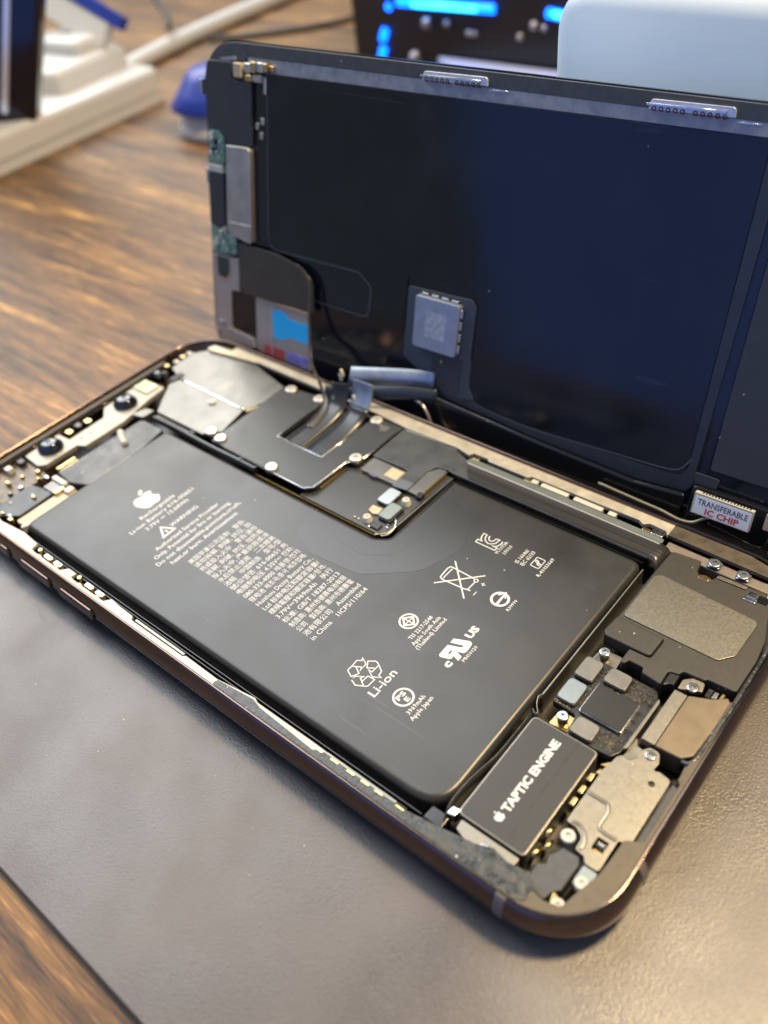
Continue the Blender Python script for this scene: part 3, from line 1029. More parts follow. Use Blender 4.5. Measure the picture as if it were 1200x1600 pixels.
pr('roller_contact', GOLD, sp, rect(150.55, 13.95, 152.15, 14.85, 0.1), 4.0, 4.8, 0.2)
screw(sp, 150.3, 31.2, 6.05, 0.85, BRIGHT)
screw(sp, 147.3, 13.6, 6.15, 1.05, WHITEP)
pr('screw_tab', BLUEGREY, ph, rpoly([(150.95, 11.5), (152.95, 11.5), (153.1, 9.7), (150.9, 9.7)], 0.2), 5.0, 5.6, 0.1)
pr('screw_tab', SILVERC, ph, rpoly([(150.8, 10.3), (153.2, 10.3), (153.0, 8.6), (152.0, 7.8), (150.9, 8.6)], 0.5), 4.8, 5.55, 0.1)
screw(ph, 152.0, 9.1, 5.95, 0.95, WHITEP)
pr('screw_tab', GOLD, ph, rpoly([(149.6, 6.2), (150.4, 6.0), (152.5, 4.2), (152.0, 3.6), (150.0, 4.6)], 0.3), 5.0, 5.5, 0.1)
screw(ph, 151.05, 4.85, 5.9, 0.95, WHITEP)
pr('rubber_block', RUBBER, ph, rpoly([(147.5, 12.1, .2), (149.9, 12.2, .4), (150.4, 11.2, .3), (150.3, 6.9, .3), (149.5, 6.0, .3), (149.1, 4.5, .3), (146.0, 5.0, .3), (145.9, 8.3, .2), (146.9, 8.8, .3), (146.4, 10.2, .2), (147.2, 11.2, .2)], 0.3), 3.0, 5.3, 0.15)
pr('foam_strip', FOAM, ph, rect(154.75, 18.7, 155.72, 29.1, 0.15), 3.6, 5.35, 0.12)

# ------------------------------------------------------------------ charging port
cp = pr('charging_port', TAN, ph, rpoly([(150.05, 32.8, .2), (154.0, 33.0, .8), (155.3, 34.4, .7), (155.45, 36.4, .4), (155.75, 41.8, .4), (156.0, 45.6, .3), (155.0, 46.6, .3), (153.4, 45.2, .2), (150.05, 43.6, .2)], 0.3), 2.0, 6.2, 0.22)
pr('steel_cover', SILVER, cp, rect(147.95, 32.8, 150.02, 43.5, 0.15), 2.4, 6.25, 0.12)
pr('groove_mark', mat('groove', (0.16, 0.11, 0.07), 0.6), cp, rect(151.35, 38.7, 151.95, 40.2, 0.28), 6.1, 6.21, holes=[rect(151.5, 38.85, 151.8, 40.05, 0.14)])
pr('screw_tab', SILVER, cp, rpoly([(148.1, 44.2, .2), (151.4, 45.7, .3), (151.1, 47.4, .4), (149.3, 47.5, 1.0), (148.0, 46.2, .3)], 0.4), 5.0, 5.75, 0.1)
screw(cp, 149.9, 45.6, 6.0, 0.95)
pr('contact_pin', BRIGHT, cp, rect(152.8, 45.8, 153.5, 47.2, 0.1), 4.0, 5.4, 0.1)
pr('contact_pin', GOLD, cp, rect(153.9, 46.0, 154.4, 47.2, 0.1), 4.4, 5.7, 0.1)
pr('contact_pin', PCB, cp, rect(151.8, 45.6, 152.6, 47.4, 0.1), 3.8, 5.2, 0.1)
obj('rubber_gasket', MB().tube([(154.3, 33.0, 5.6), (155.2, 32.9, 6.0), (155.75, 34.0, 6.2), (155.9, 36.5, 6.2), (156.1, 41.8, 6.2), (156.25, 45, 6.2), (156.25, 54, 6.3), (156.0, 60, 6.3)], 0.42, 8), GUM, ph)
pr('corner_block', TAN, ph, rpoly([(155.2, 29.5), (156.1, 29.5), (156.1, 32.5), (155.0, 32.4)], 0.2), 4.5, 6.1, 0.15)

# ------------------------------------------------------------------ loudspeaker
ls = pr('loudspeaker', SPK, ph, rpoly([(134.0, 51.0, .4), (134.1, 63.3, .5), (134.3, 70.3, 1.0), (139.6, 70.8, .6), (140.0, 68.2, .4), (140.9, 67.3, .5), (142.9, 67.8, .5), (143.4, 69.3, .4), (148.5, 69.4, .3), (151.6, 69.6, .8), (153.2, 66.4, 1.0), (155.2, 60, 1.5),
               (155.7, 55.5, 1.0), (155.6, 48.1, .6), (151.2, 47.9, .7), (150.8, 47.5, .3), (147.6, 47.2, .3), (147.2, 46.3, .3), (145.7, 46.0, .6), (145.8, 43.0, .3), (142.5, 43.4, .3), (142.2, 44.4, .2), (139.8, 44.4, .2), (139.4, 43.4, .3), (138.7, 43.5, .4), (138.7, 46.6, .3), (142.2, 46.7, .6), (142.3, 51.1, .3)], 0.4), 2.0, 6.3, 0.22)
pr('raised_block', SPK, ls, rpoly([(133.7, 47.4, .5), (134.0, 51.2, .4), (142.3, 51.2, .25), (142.2, 46.6, .9), (134.3, 46.5, .6)], 0.5), 4.2, 6.75, 0.25)
pr('cover_plate', SILVER, ls, rpoly([(134.6, 63.0, 1.2), (134.5, 52.0, 1.1), (150.8, 52.0, 1.0), (152.7, 54.4, 1.0), (152.9, 62.9, 1.2), (135.6, 63.8, 1.2)], 1.0, 6), 6.0, 6.5, 0.08)
pr('inlay', CHIPK, ls, rpoly([(145.9, 46.2, .2), (147.4, 46.4, .2), (147.4, 44.3, .2), (146.7, 44.1, .2), (146.0, 43.2, .3)], 0.2), 4.2, 6.0, 0.1)
pr('steel_strip', SILVER, ls, rpoly([(143.3, 68.2, .4), (148.4, 68.4, .1), (148.4, 69.2, .1), (143.3, 69.0, .4)], 0.3), 6.0, 6.55, 0.08)
pr('spring_clip', BRIGHT, ls, rect(148.7, 66.2, 150.9, 67.2, 0.3), 5.9, 6.55, 0.2)
pr('spring_clip', BRIGHT, ls, rect(149.0, 67.0, 150.7, 68.3, 0.2), 5.9, 6.85, 0.35)
pr('recess', GLOSSK, ls, rect(150.6, 66.9, 152.4, 68.6, 0.4), 6.2, 6.34)
pr('gold_pad', GOLD, ls, rpoly([(140.6, 66.8), (142.4, 66.9), (142.8, 67.7), (141.6, 68.0), (140.6, 67.6)], 0.4), 5.6, 6.33, 0.06)
STEELB = mat('blued_steel', (0.36, 0.40, 0.46), 0.3, 0.9, var=0.2, vs=1.0)
for x in (141.5, 146.6):
    pr('screw_tab', STEELB, ph, rpoly([(x-1.3, 72.9), (x+1.2, 72.8), (x+1.2, 71.0), (x-0.9, 70.6)], 0.4), 5.3, 5.8, 0.15)
    screw(ph, x, 71.8, 6.15, 1.1, STEELB)
pr('washer', WHITEP, ph, circ(152.6, 69.2, 0.9, 16), 5.8, 6.5, 0.15)

# ------------------------------------------------------------------ lower circuit board
cb = pr('charging_board', PCB, ph, rpoly([(133.5, 31.8, .8), (133.6, 42.6, .6), (137.4, 42.8, .5), (145.8, 42.7, 1.0), (146.6, 41.0, .6), (146.6, 38.5, .3), (147.0, 34.0, .4), (146.4, 29.6, 1.0), (145.6, 28.2, .6), (138.4, 27.7, .6), (137.9, 31.6, .6)], 0.5), 3.6, 4.9, 0.15)
pr('steel_wall', SILVERC, cb, rpoly([(146.4, 30.0), (147.0, 31.0), (147.1, 40.6), (146.6, 41.4)], 0.2), 3.4, 5.3, 0.1)
ch = pr('chip', BRIGHT, cb, rect(137.9, 32.2, 145.05, 38.4, 0.4), 4.6, 5.5, 0.1)
pr('chip_top', CHIPK, ch, rect(138.05, 32.35, 144.9, 38.25, 0.35), 5.4, 5.62, 0.05)
for (a, b, c, d, m_, t) in ((133.85, 37.7, 136.95, 42.0, SILVERC, 5.75), (138.1, 39.2, 141.85, 42.3, SILVERC, 5.6), (133.85, 32.5, 136.95, 36.85, BLUEGREY, 5.65), (138.55, 28.25, 142.25, 31.45, SILVERC, 5.65)):
    k_ = pr('connector', PCB, cb, rect(a-0.15, b-0.15, c+0.1, d+0.1, 0.8), 4.6, t-0.25, 0.1)
    pr('connector_top', m_, k_, rect(a, b, c, d, 0.75), t-0.35, t, 0.10)


def blob(poly):
    m = MB()
    xs = [p_[0] for p_ in poly]
    ys = [p_[1] for p_ in poly]
    rnd = random.Random(3)
    pg = ccw(poly)
    def inside(x, y):
        c = False
        for i in range(len(pg)):
            (x1, y1), (x2, y2) = pg[i-1], pg[i]
            if (y1 > y) != (y2 > y) and x < (x2-x1)*(y-y1)/(y2-y1)+x1:
                c = not c
        return c
    x = min(xs)
    while x < max(xs):
        y = min(ys)
        while y < max(ys):
            a, b = x+rnd.uniform(-.1, .1), y+rnd.uniform(-.1, .1)
            if inside(a, b):
                r = rnd.uniform(.08, .17)
                if rnd.random() < .3:
                    y += .36
                    continue
                m.lathe(a, b, [(r, 4.9), (r*.8, 4.98+r*.5), (r*.25, 4.98+r*.75)], 7)
            y += 0.36
        x += 0.36
    o = obj('solder_field', m, BLOB, cb)
    o['kind'] = 'stuff'
    return o


blob([(141.95, 39.0), (145.6, 38.8), (146.3, 39.3), (146.2, 41.4), (144.6, 41.3), (144.4, 42.3), (142.2, 42.4)])
blob([(142.6, 28.5), (145.4, 28.7), (146.1, 29.8), (146.1, 32.0), (142.7, 31.9)])
blob([(137.2, 32.6), (137.75, 32.6), (137.75, 38.6), (141.4, 38.65), (141.4, 39.0), (138.0, 39.0), (137.8, 42.2), (137.2, 42.2)])
blob([(133.8, 31.6), (137.3, 31.9), (137.4, 32.4), (133.8, 32.3)])
for x, y in ((135.8, 44.0), (136.7, 29.7)):
    pr('bracket', SILVERC if y > 40 else GOLD, ph, rpoly([(x-1.6, y-1.4), (x+2.6, y-1.2), (x+2.4, y+1.8), (x-1.4, y+1.6)], 0.4), 2.5, 4.3, 0.1)
    obj('standoff', MB().lathe(x, y, [(0.82, 3.5), (0.82, 5.4), (0.74, 5.5)], 20), GOLD, ph)
    screw(ph, x, y, 6.05, 0.95, BRIGHT)
pr('bracket', SILVERC, ph, rpoly([(145.9, 27.6), (147.2, 28.9), (148.2, 28.9), (149.6, 32.2), (147.9, 32.4), (147.0, 34), (146.8, 29)], 0.3), 2.4, 4.6, 0.15)
pr('gold_bracket', GOLD, ph, rpoly([(144.6, 26.6), (146.2, 26.8), (147.4, 28.2), (146.0, 28.2)], 0.3), 2.4, 4.2, 0.15)

# ------------------------------------------------------------------ logic board area (top far corner)
lb = pr('logic_board', mat('board_matte', (0.040, 0.041, 0.042), 0.33, 0.05, var=0.06, vs=0.3), ph, rpoly([(66, 45.0, .4), (86.6, 45.0, 1.2), (88.2, 46.6, .8), (88.3, 56.4, .3), (88.9, 66.2, .3), (80, 66.2, .2), (66, 60, .2)], 0.3), 3.8, 5.1, 0.1)
pr('board_edge', AMBER, lb, [(52, 44.75), (86.4, 44.75), (86.4, 44.98), (52, 44.98)], 2.5, 4.7)
pr('board_edge', GOLD, lb, rpoly([(86.4, 44.7), (88.5, 46.6), (88.5, 48.5), (88.25, 48.5), (88.2, 46.7), (86.3, 44.98)], 0), 3.4, 5.0)
m1 = pr('shield_can', SILVERC, lb, rect(71.9, 57.3, 80.9, 61.8, 0.25), 4.6, 6.0, 0.12)
pr('tan_label', TANLABEL, m1, rect(77.3, 58.5, 80.5, 61.3, 0.1), 5.9, 6.03)
pr('gold_strip', GOLD, m1, [(71.95, 57.1), (80.8, 57.1), (80.8, 57.28), (71.95, 57.28)], 4.6, 5.2)
pr('tape_tab', mat('violet_grey_tab', (0.11, 0.11, 0.16), 0.4), m1, rect(74.6, 56.95, 76.3, 57.9, 0.1), 4.9, 6.04, 0.04)
m2 = pr('shield_can', SILVERC, lb, rpoly([(84.0, 57.3, .15), (87.3, 57.3, .15), (87.4, 66.5, .15), (85.6, 66.4, 1.0), (84.3, 64.2, 1.0)], 0.3), 4.6, 6.0, 0.12)
pr('gold_strip', GOLD, m2, [(87.42, 57.6), (87.58, 57.6), (87.68, 66.2), (87.52, 66.2)], 4.6, 5.95)
pr('tape_tab', PCB, m2, rect(86.7, 56.9, 88.0, 58.4, 0.2), 4.8, 6.1, 0.1)
c1 = pr('connector', PCB, lb, rect(81.0, 51.7, 84.0, 56.4, 0.3), 4.6, 5.7, 0.1)
pr('connector_top', mat('ice_grey', (0.40, 0.47, 0.50), 0.32, 0.5, var=0.08, vs=0.5), c1, rect(80.95, 51.9, 83.85, 56.3, 0.6), 5.65, 6.0, 0.1)
c2 = pr('connector', PCB, lb, rect(84.2, 48.2, 87.2, 53.0, 0.5), 4.6, 5.8, 0.1)
pr('connector_top', mat('sage_grey', (0.20, 0.235, 0.23), 0.4, 0.4, var=0.06, vs=0.5), c2, rect(84.1, 48.4, 86.9, 52.9, 0.7), 5.7, 6.15, 0.1)
pr('tan_label', TANLABEL, lb, rpoly([(81.0, 50.6), (83.4, 50.8), (83.6, 49.0), (82.6, 48.6), (81.2, 49.0)], 0.2), 4.9, 5.6, 0.1)
standoff(lb, 82.7, 46.9, 6.0, 1.0)
standoff(lb, 86.1, 54.8, 6.1, 1.0)
pr('chip', CHIPK, lb, rect(84.3, 45.7, 86.3, 47.3, 0.1), 4.9, 5.5, 0.06)
for x, y in ((79.9, 46.0), (80.9, 46.0), (87.1, 47.2), (86.8, 47.9), (84.0, 45.5), (87.5, 49.3)):
    pr('capacitor', GOLD if x < 82 else BRIGHT, lb, rect(x, y, x+0.45, y+0.3, 0.05), 5.0, 5.35, 0.05)
obj('wire_spring', MB().tube([(87.6, 49.6, 5.8), (88.3, 49.0, 5.8), (88.8, 47.6, 5.4), (88.6, 46.2, 5.0), (87.6, 45.3, 4.8), (86.9, 45.9, 4.8)], 0.12, 6), BRIGHT, ph)
pr('board_rail', SILVER, ph, [(88.55, 48.5), (88.75, 48.5), (89.35, 66.0), (89.15, 66.0)], 2, 5.35)

# dark graphite shield with its window
dsp = rpoly([(37.7, 46.3, .6), (66.6, 46.0, 1.6), (68.3, 47.6, 1.0), (68.4, 57.2, .5), (70.6, 60.2, .6), (70.8, 72.6, .4), (63.4, 72.4, .2), (62.9, 72.4, .2), (50.0, 72.4, .2), (49.6, 72.0, .2), (36.9, 70.5, .5)], 0.4)
ds_ = pr('board_shield', SHIELDK, ph, dsp, 5.6, 6.4, 0.12, [rect(49.8, 55.4, 62.9, 71.6, 0.5)])
rim = MB()
rim.tube([(49.7, 71.8, 6.42), (49.6, 55.3, 6.42), (63.0, 55.2, 6.42), (63.1, 71.8, 6.42)], 0.2, 6, 1)
obj('window_rim', rim, BRIGHT, ds_)
obj('shield_rim', MB().tube([(42, 46.1, 6.3), (66.4, 45.9, 6.3), (68.0, 47.2, 6.3), (68.3, 56.8, 6.3), (69.6, 58.4, 6.3), (70.7, 60.4, 6.3), (70.9, 72.4, 6.3)], 0.2, 6, 1), BRIGHT, ds_)
pr('gold_strip', GOLD, ds_, [(68.55, 48.5), (68.8, 48.5), (68.8, 55.5), (68.55, 55.5)], 4.8, 5.7)
pr('connector', FLEXK, ds_, rect(50.4, 56.0, 56.6, 71.0, 0.4), 4.6, 5.5, 0.15)
pr('connector', FLEXB, ds_, rect(57.2, 56.0, 62.4, 66.0, 0.4), 4.6, 5.6, 0.15)
for x, y in ((39.6, 69.9), (48.0, 70.6), (56.3, 46.9), (69.4, 58.9), (64.6, 71.4), (39.3, 47.8), (35.6, 48.4)):
    pr('screw_tab', SILVERC, ds_, rpoly([(x-1.3, y-1.2), (x+1.3, y-1.2), (x+1.4, y+1.1), (x-1.4, y+1.1)], 0.7), 5.6, 6.46, 0.1)
    screw(ds_, x, y, 7.0, 1.4, SCREWW, 0.6)
pr('screw_tab', SILVERC, ds_, rpoly([(66.2, 70.9), (68.9, 71.3), (68.4, 69.4), (67.2, 69.0)], 0.5), 6.3, 6.55, 0.08)
obj('gasket_tube', MB().tube([(18.2, 45.4, 5.4), (26, 45.6, 5.4), (36.3, 45.2, 5.5), (48.2, 45.2, 5.6), (53.2, 45.2, 5.6)], 0.75, 10), GLOSSK, ph)
pr('gasket_tube', GLOSSK, ph, rect(47.8, 44.6, 48.4, 45.9, 0.1), 5.3, 6.45, 0.1)

# big silver shield over the rear cameras
cs = pr('camera_shield', SILVERC, ph, rpoly([(12.2, 58.9, .4), (35.3, 58.4, .3), (37.2, 50.0, .4), (34.0, 46.9, .6), (18.0, 46.9, .8), (16.0, 49.5, .5), (11.4, 56.0, .5)], 0.5), 5.2, 6.2, 0.15)
pr('upper_sheet', SILVERC, cs, rpoly([(12.0, 59.2, .3), (35.3, 58.75, .2), (36.6, 63.5, .3), (36.6, 70.5, .8), (24, 73.6, 1.0), (8.0, 72.2, 1.2), (5.0, 68.8, 1.0), (5.8, 61.4, .6)], 0.6), 5.2, 5.95, 0.12)
obj('ridge', MB().tube([(12.2, 59.0, 6.2), (24, 58.8, 6.22), (35.2, 58.5, 6.2)], 0.32, 8, 4, 0.6), BRIGHT, cs)
screw(cs, 26.7, 56.5, 6.7, 0.9, WHITEP)
pr('gold_strip', GOLD, cs, [(35.8, 58.6), (36.0, 58.6), (37.6, 63.4), (37.3, 63.4)], 5.2, 6.0)
pr('rubber_grip', RUBBER, cs, rect(9.6, 57.4, 11.4, 61.0, 0.3), 4.8, 6.3, 0.15)
pr('side_wall', SILVERC, cs, [(18.3, 46.2), (30, 46.2), (30, 46.6), (18.3, 46.6)], 3.0, 5.5)
pr('rubber_grip', RUBBER, cs, rect(30.0, 46.0, 31.6, 47.4, 0.3), 4.0, 5.9, 0.15)

# front camera strip along the top edge
fs = pr('sensor_bracket', mat('bracket_beige', (0.33, 0.31, 0.26), 0.42, 0.35, var=0.1, vs=0.4), ph, rpoly([(4.2, 19.4, .5), (3.6, 28.8, .5), (7.8, 29.0, .4), (7.6, 38.8, .4), (4.4, 41.3, .5), (3.2, 54.8, .4), (10.6, 55.0, .4), (11.2, 49.6, .3), (13.2, 40.6, .4), (13.2, 29.6, .6), (11.2, 28.6, .4), (11.2, 20.2, .4), (9.8, 19.0, .4)], 0.4), 4.4, 5.5, 0.15)
for (x, y) in ((7.0, 24.6), (7.8, 45.3)):
    lc = obj('lens', MB().lathe(x, y, [(2.9, 5.4), (2.85, 6.2), (2.5, 6.6), (2.1, 6.9), (2.0, 7.2), (1.5, 7.42), (0.5, 7.48)], 26), LENS, fs)
    obj('lens_glass', MB().lathe(x, y, [(0.75, 7.40), (0.6, 7.52), (0.2, 7.56)], 16), mat('lens_coating', (0.015, 0.06, 0.06), 0.05, 0.4) if 'lens_coating' not in bpy.data.materials else bpy.data.materials['lens_coating'], lc)
pr('flash_module', FLASH, fs, rect(4.0, 50.6, 9.2, 54.4, 0.4), 5.3, 6.0, 0.2)
obj('flash_dome', MB().lathe(5.8, 52.6, [(1.5, 5.9), (1.4, 6.15), (0.9, 6.35), (0.3, 6.4)], 18), FLASH, fs)
pr('screw_tab', SILVERC, fs, rpoly([(13.2, 42.8), (16.6, 43.6), (16.8, 47.0), (14.4, 46.4)], 0.4), 5.0, 6.1, 0.15)
for (x, y, r) in ((9.9, 31.0, 0.35), (10.3, 33.2, 0.3)):
    obj('pin_hole', MB().lathe(x, y, [(r, 5.4), (r*0.9, 5.53)], 12), PCB, fs)
for y in (13.8, 17.0, 30.0, 32.6, 35.2):
    pr('component', (GOLD, BRIGHT, PCB, WHITEP, BRIGHT)[int(y) % 5], fs, rect(4.2, y, 6.0, y+1.6, 0.3), 4.2, 5.4+random.random()*0.4, 0.2)
pr('dark_tape', TAPE, ph, rpoly([(15.8, 20.2, .4), (16.2, 43.6, 1.5), (24.0, 43.6, 1.0), (25.6, 36, .4), (25.4, 21.4, .3), (21.2, 19.6, .3)], 0.5), 3.0, 5.5, 0.3)
pr('tape_edge', mat('tape_edge', (0.26, 0.24, 0.20), 0.5), ph, [(25.45, 21.8), (25.75, 21.8), (25.75, 33.2), (25.45, 33.2)], 5.3, 5.66)
for k_, x in enumerate((14.1, 15.6)):
    pr('gold_bar', GOLD, ph, rect(x, 20.9, x+0.8, 25.8, 0.2), 4.4, 5.4, 0.15)
pr('white_pill', WHITEP, ph, rect(16.2, 18.2, 21.0, 19.6, 0.6), 4.8, 5.6, 0.25)
pr('white_block', SILVERC, ph, rect(17.0, 15.6, 21.4, 18.1, 0.2), 4.6, 5.2, 0.1)
pr('gold_bar', GOLD, ph, rect(20.6, 15.7, 21.6, 18.2, 0.2), 4.8, 5.35, 0.15)
pr('white_pill', WHITEP, ph, rect(21.8, 17.4, 23.6, 19.4, 0.4), 4.6, 5.3, 0.2)
pr('dark_flex', TAPE, ph, rpoly([(13.6, 4.8), (13.8, 14.6), (17.0, 15.4), (20.4, 15.6), (20.7, 7.2), (17, 4.8)], 0.4), 3.8, 5.0, 0.12)
pr('tan_ledge', mat('tan_ledge', (0.46, 0.38, 0.27), 0.5, 0.2, var=0.1, vs=0.4), ph, rpoly([(20.9, 6.2), (20.9, 16.6), (24.2, 20.0), (24.4, 8.2), (22.6, 6.0)], 0.4), 2.6, 4.6, 0.2)
pr('white_sliver', WHITEP, ph, rpoly([(24.0, 5.2), (25.0, 7.4), (24.6, 9.0), (23.0, 6.4)], 0.3), 3.0, 4.8, 0.2)
obj('ivory_tip', MB().tube([(15.2, 37.8, 4.9), (18.0, 36.2, 5.2), (21.0, 35.0, 5.6)], 0.85, 8), WHITEP, ph)
rnd = random.Random(11)
for (x, y) in ((12.2, 9.6), (12.0, 12.2), (14.8, 8.0), (16.6, 5.2), (18.4, 5.6), (19.8, 4.9), (12.8, 16.4), (14.2, 17.6), (10.6, 17.6), (17.8, 12.0), (11.4, 6.8), (9.0, 14.6), (8.4, 11.4)):
    a, b = rnd.uniform(0.7, 1.4), rnd.uniform(0.6, 1.2)
    z = 5.05+rnd.uniform(0, .5)
    pr('component', rnd.choice((GOLD, BRIGHT, WHITEP, SILVERC, STEELB)), ph, rpoly([(x, y), (x+a, y+0.1), (x+a, y+b), (x+0.1, y+b)], 0.25), 3.8, z, 0.15)
pr('top_board', mat('bronze_board', (0.10, 0.075, 0.05), 0.35, 0.3, var=0.5, vs=0.8), ph, rpoly([(3.0, 13.0), (3.0, 19), (13.4, 19), (13.4, 5.0), (8, 7)], 0.4), 3.0, 4.5, 0.1)
for (x, y, m_) in ((3.6, 57.2, BLUEGREY), (5.2, 58.2, RUBBER), (3.4, 60.6, GOLD), (4.0, 63.2, WHITEP), (3.6, 65.6, GOLD), (3.8, 67.6, WHITEP)):
    pr('component', m_, ph, rpoly([(x, y), (x+1.5, y+0.2), (x+1.4, y+1.5), (x, y+1.3)], 0.4), 4.8, 6.2, 0.25)

# grey flex over the board and the long striped flex to the bottom
ff = rpoly([(71.2, 72.9, .3), (84.8, 74.0, .2), (85.4, 72.8, .2), (89.6, 71.2, .6), (131.6, 70.9, .2), (131.6, 66.4, .2), (112, 66.5, .3), (89.4, 66.4, .4), (87.6, 66.6, .5), (85.0, 66.2, .9), (84.3, 64.2, .8), (84.5, 57.4, .2), (81.2, 56.9, .2), (80.9, 61.9, .5), (79.6, 62.2, .3), (71.4, 61.9, .3)], 0.4)
fx = pr('flex_cable', FLEXK, ph, ff, 5.8, 6.2, 0.1)
pr('striped_run', FLEXSTR, fx, rpoly([(89.6, 70.3), (131.5, 70.3), (131.5, 66.5), (112, 66.6), (92.5, 66.6)], 0.1), 6.0, 6.26, 0.04)
pr('steel_strip', SCREWW, fx, rect(89.8, 70.25, 131.8, 70.6, 0.05), 6.0, 6.55, 0.08)
pr('grey_strip', mat('grey_strip', (0.16, 0.19, 0.19), 0.4, 0.4, var=0.1, vs=0.4), fx, rpoly([(89.0, 70.65), (132.0, 70.9), (131.9, 72.0), (128, 72.2), (89.4, 72.3)], 0.2), 6.0, 6.36, 0.06)
pr('fold_strip', mat('fold_strip', (0.22, 0.24, 0.22), 0.4, 0.4), fx, [(72.0, 72.2), (84.8, 73.3), (84.8, 73.9), (71.9, 72.8)], 6.1, 6.32)
pr('flex_tip', mat('slate_tip', (0.11, 0.125, 0.16), 0.35, 0.2), fx, rpoly([(81.0, 56.6), (84.4, 57.1), (84.4, 59.6), (81.2, 59.2)], 0.15), 6.1, 6.25, 0.04)
obj('flex_bend', MB().loft(smooth_path([(131.4, 66.45, 6.24), (132.6, 66.2, 6.1), (133.4, 65.7, 5.5), (133.75, 65.3, 4.4), (133.8, 65.2, 2.5)], 6), smooth_path([(131.4, 70.9, 6.24), (132.8, 70.9, 6.1), (133.7, 70.8, 5.5), (134.05, 70.7, 4.4), (134.1, 70.6, 2.5)], 6), 3), FLEXSTR, fx, solid=0.2)
pr('cell_tab', GLOSSK, ph, [(90.0, 65.8), (131, 65.8), (131, 66.1), (90.0, 66.1)], 3, 5.0)
for (x0, x1) in ((103.4, 104.8), (105.6, 111.6), (112.9, 119.0), (120.2, 121.8)):
    pr('white_contact', WHITEP, ph, rect(x0, 72.5, x1, 73.6, 0.15), 5.4, 6.3, 0.1)
for x in (89.4, 101.8, 127.2):
    pr('gold_clip', GOLD, ph, rect(x, 72.4, x+1.6, 73.3, 0.3), 5.2, 6.2, 0.15)
pr('steel_clip', BRIGHT, ph, rect(129.0, 72.1, 131.4, 73.5, 0.4), 5.2, 6.45, 0.2)

# ------------------------------------------------------------------ the upright screen
sc_ = thing('phone_screen', 'detached phone screen seen from its glossy black back, standing upright behind the open phone', 'screen', (79, 82, -0.6))
X = dp
DW, DL = 74.6, 155.2
pr('glass_panel', GLOSSK, sc_, rect(0, 0, DL, DW, 11, 8), -2.0, -0.3, 0.0, xf=X)
bez = rect(0.3, 0.3, DL-0.3, DW-0.3, 10.6, 8)
pr('bezel_frame', DFRAME, sc_, bez, -0.6, 0.35, 0.12, [rpoly([(7.2, 3.0), (150, 3.0), (150, 71.8), (14.5, 71.8), (13.0, 70.8), (7.2, 70.8)], 0.6)], xf=X)
pr('inner_sheet', mat('inner_sheet', (0.008, 0.010, 0.015), 0.10, 0.0, dust=0.12, ds=0.3), sc_, rect(6.5, 2.4, 151, 72.2, 0.5), -0.6, 0.12, xf=X)
pr('residue_strip', DSTRIP, sc_, rpoly([(14.0, 71.7, .6), (14.6, 69.4, .6), (20.0, 69.0, .2), (80, 69.4, .1), (128, 69.8, .1), (150, 69.8, .3), (150, 71.8, .3)], 0.2), 0.0, 0.30, 0.03, xf=X)
# black film over the panel, with its lighter cut edge
film = [(20.0, 69.0, .3), (20.0, 31.9, 3.2), (47.6, 32.2, 2.8), (51.4, 29.8, 1.6), (51.0, 24.8, 1.6), (52.0, 22.7, 1.0), (61.0, 22.6, .3), (61.0, 34.0, .8), (79.0, 34.0, .8), (79.0, 11.4, 2.2), (94, 10.6, .3), (127.6, 11.2, 3.2), (127.2, 69.6, .3)]
fpoly = rpoly(film, 1, 8)
pr('back_film', DPANEL, sc_, fpoly, 0.05, 0.42, 0.04, xf=X)
m = MB(X)
m.stroke(rpoly([(20.0, 68.9, .1), (20.0, 31.9, 3.2), (47.6, 32.2, 2.8), (51.4, 29.8, 1.6), (51.0, 23.0, 1.6), (48, 22.6, .4)], 1, 8)[::1], 0.22, 0.45, False)
obj('film_edge', m, DEDGE, sc_)
m = MB(X)
m.stroke(list(reversed(smooth_path([(48.0, 22.7, 0), (40, 22.7, 0), (31.0, 22.9, 0), (27, 23.2, 0), (24.0, 22.4, 0), (22.4, 20.6, 0), (22.2, 19.4, 0)], 4))), 0.2, 0.30, False)
obj('film_edge', m, DEDGE, sc_)
m = MB(X)
m.stroke([p_[:2] for p_ in smooth_path([(78.8, 20, 0), (78.8, 15.0, 0), (80.0, 12.0, 0), (83, 11.0, 0), (94, 10.2, 0), (110, 11.0, 0), (122, 11.6, 0), (126, 12.4, 0), (127.9, 15.2, 0)], 4)], 0.22, 0.455, False)
obj('film_edge', m, DEDGE, sc_)
# lower border ridge
pr('lower_ridge', mat('lower_ridge', (0.030, 0.036, 0.044), 0.34, 0.0, var=0.2, vs=0.2, dust=0.12, ds=0.5), sc_, rpoly([(69.0, 12.0, .6), (72.6, 10.6, 1), (94.6, 8.6, 1), (118.5, 7.6, 1), (128.4, 8.6, 1.0), (129.2, 10.4, .5), (129.4, 30, .3), (129.8, 69.2, .2), (127.3, 69.3, .2), (127.7, 11.1, 3.2), (94, 10.4, .3), (80, 11.2, 2), (79.05, 14.4, 1), (78.9, 20.4, .2), (69.0, 20.4, .2)], 0.5, 6), 0.05, 0.40, 0.05, xf=X)
pr('lower_fold', GLOSSK, sc_, rpoly([(66, 10.4), (94.6, 8.3), (118.5, 7.3), (128.4, 8.2), (128.4, 3.2), (66, 3.2)], 0.6), 0.05, 1.1, 0.5, xf=X)
pr('grey_sheet', DGREY, sc_, rpoly([(131.6, 14.3, .3), (150.5, 14.6, .3), (150.5, 69.0, .3), (131.4, 69.0, .3)], 0.3), 0.05, 0.38, 0.04, xf=X)
pr('dark_strip', mat('navy_strip', (0.010, 0.013, 0.024), 0.2), sc_, [(129.9, 13.2), (131.3, 13.2), (131.2, 69.0), (129.9, 69.0)], 0.05, 0.25, xf=X)
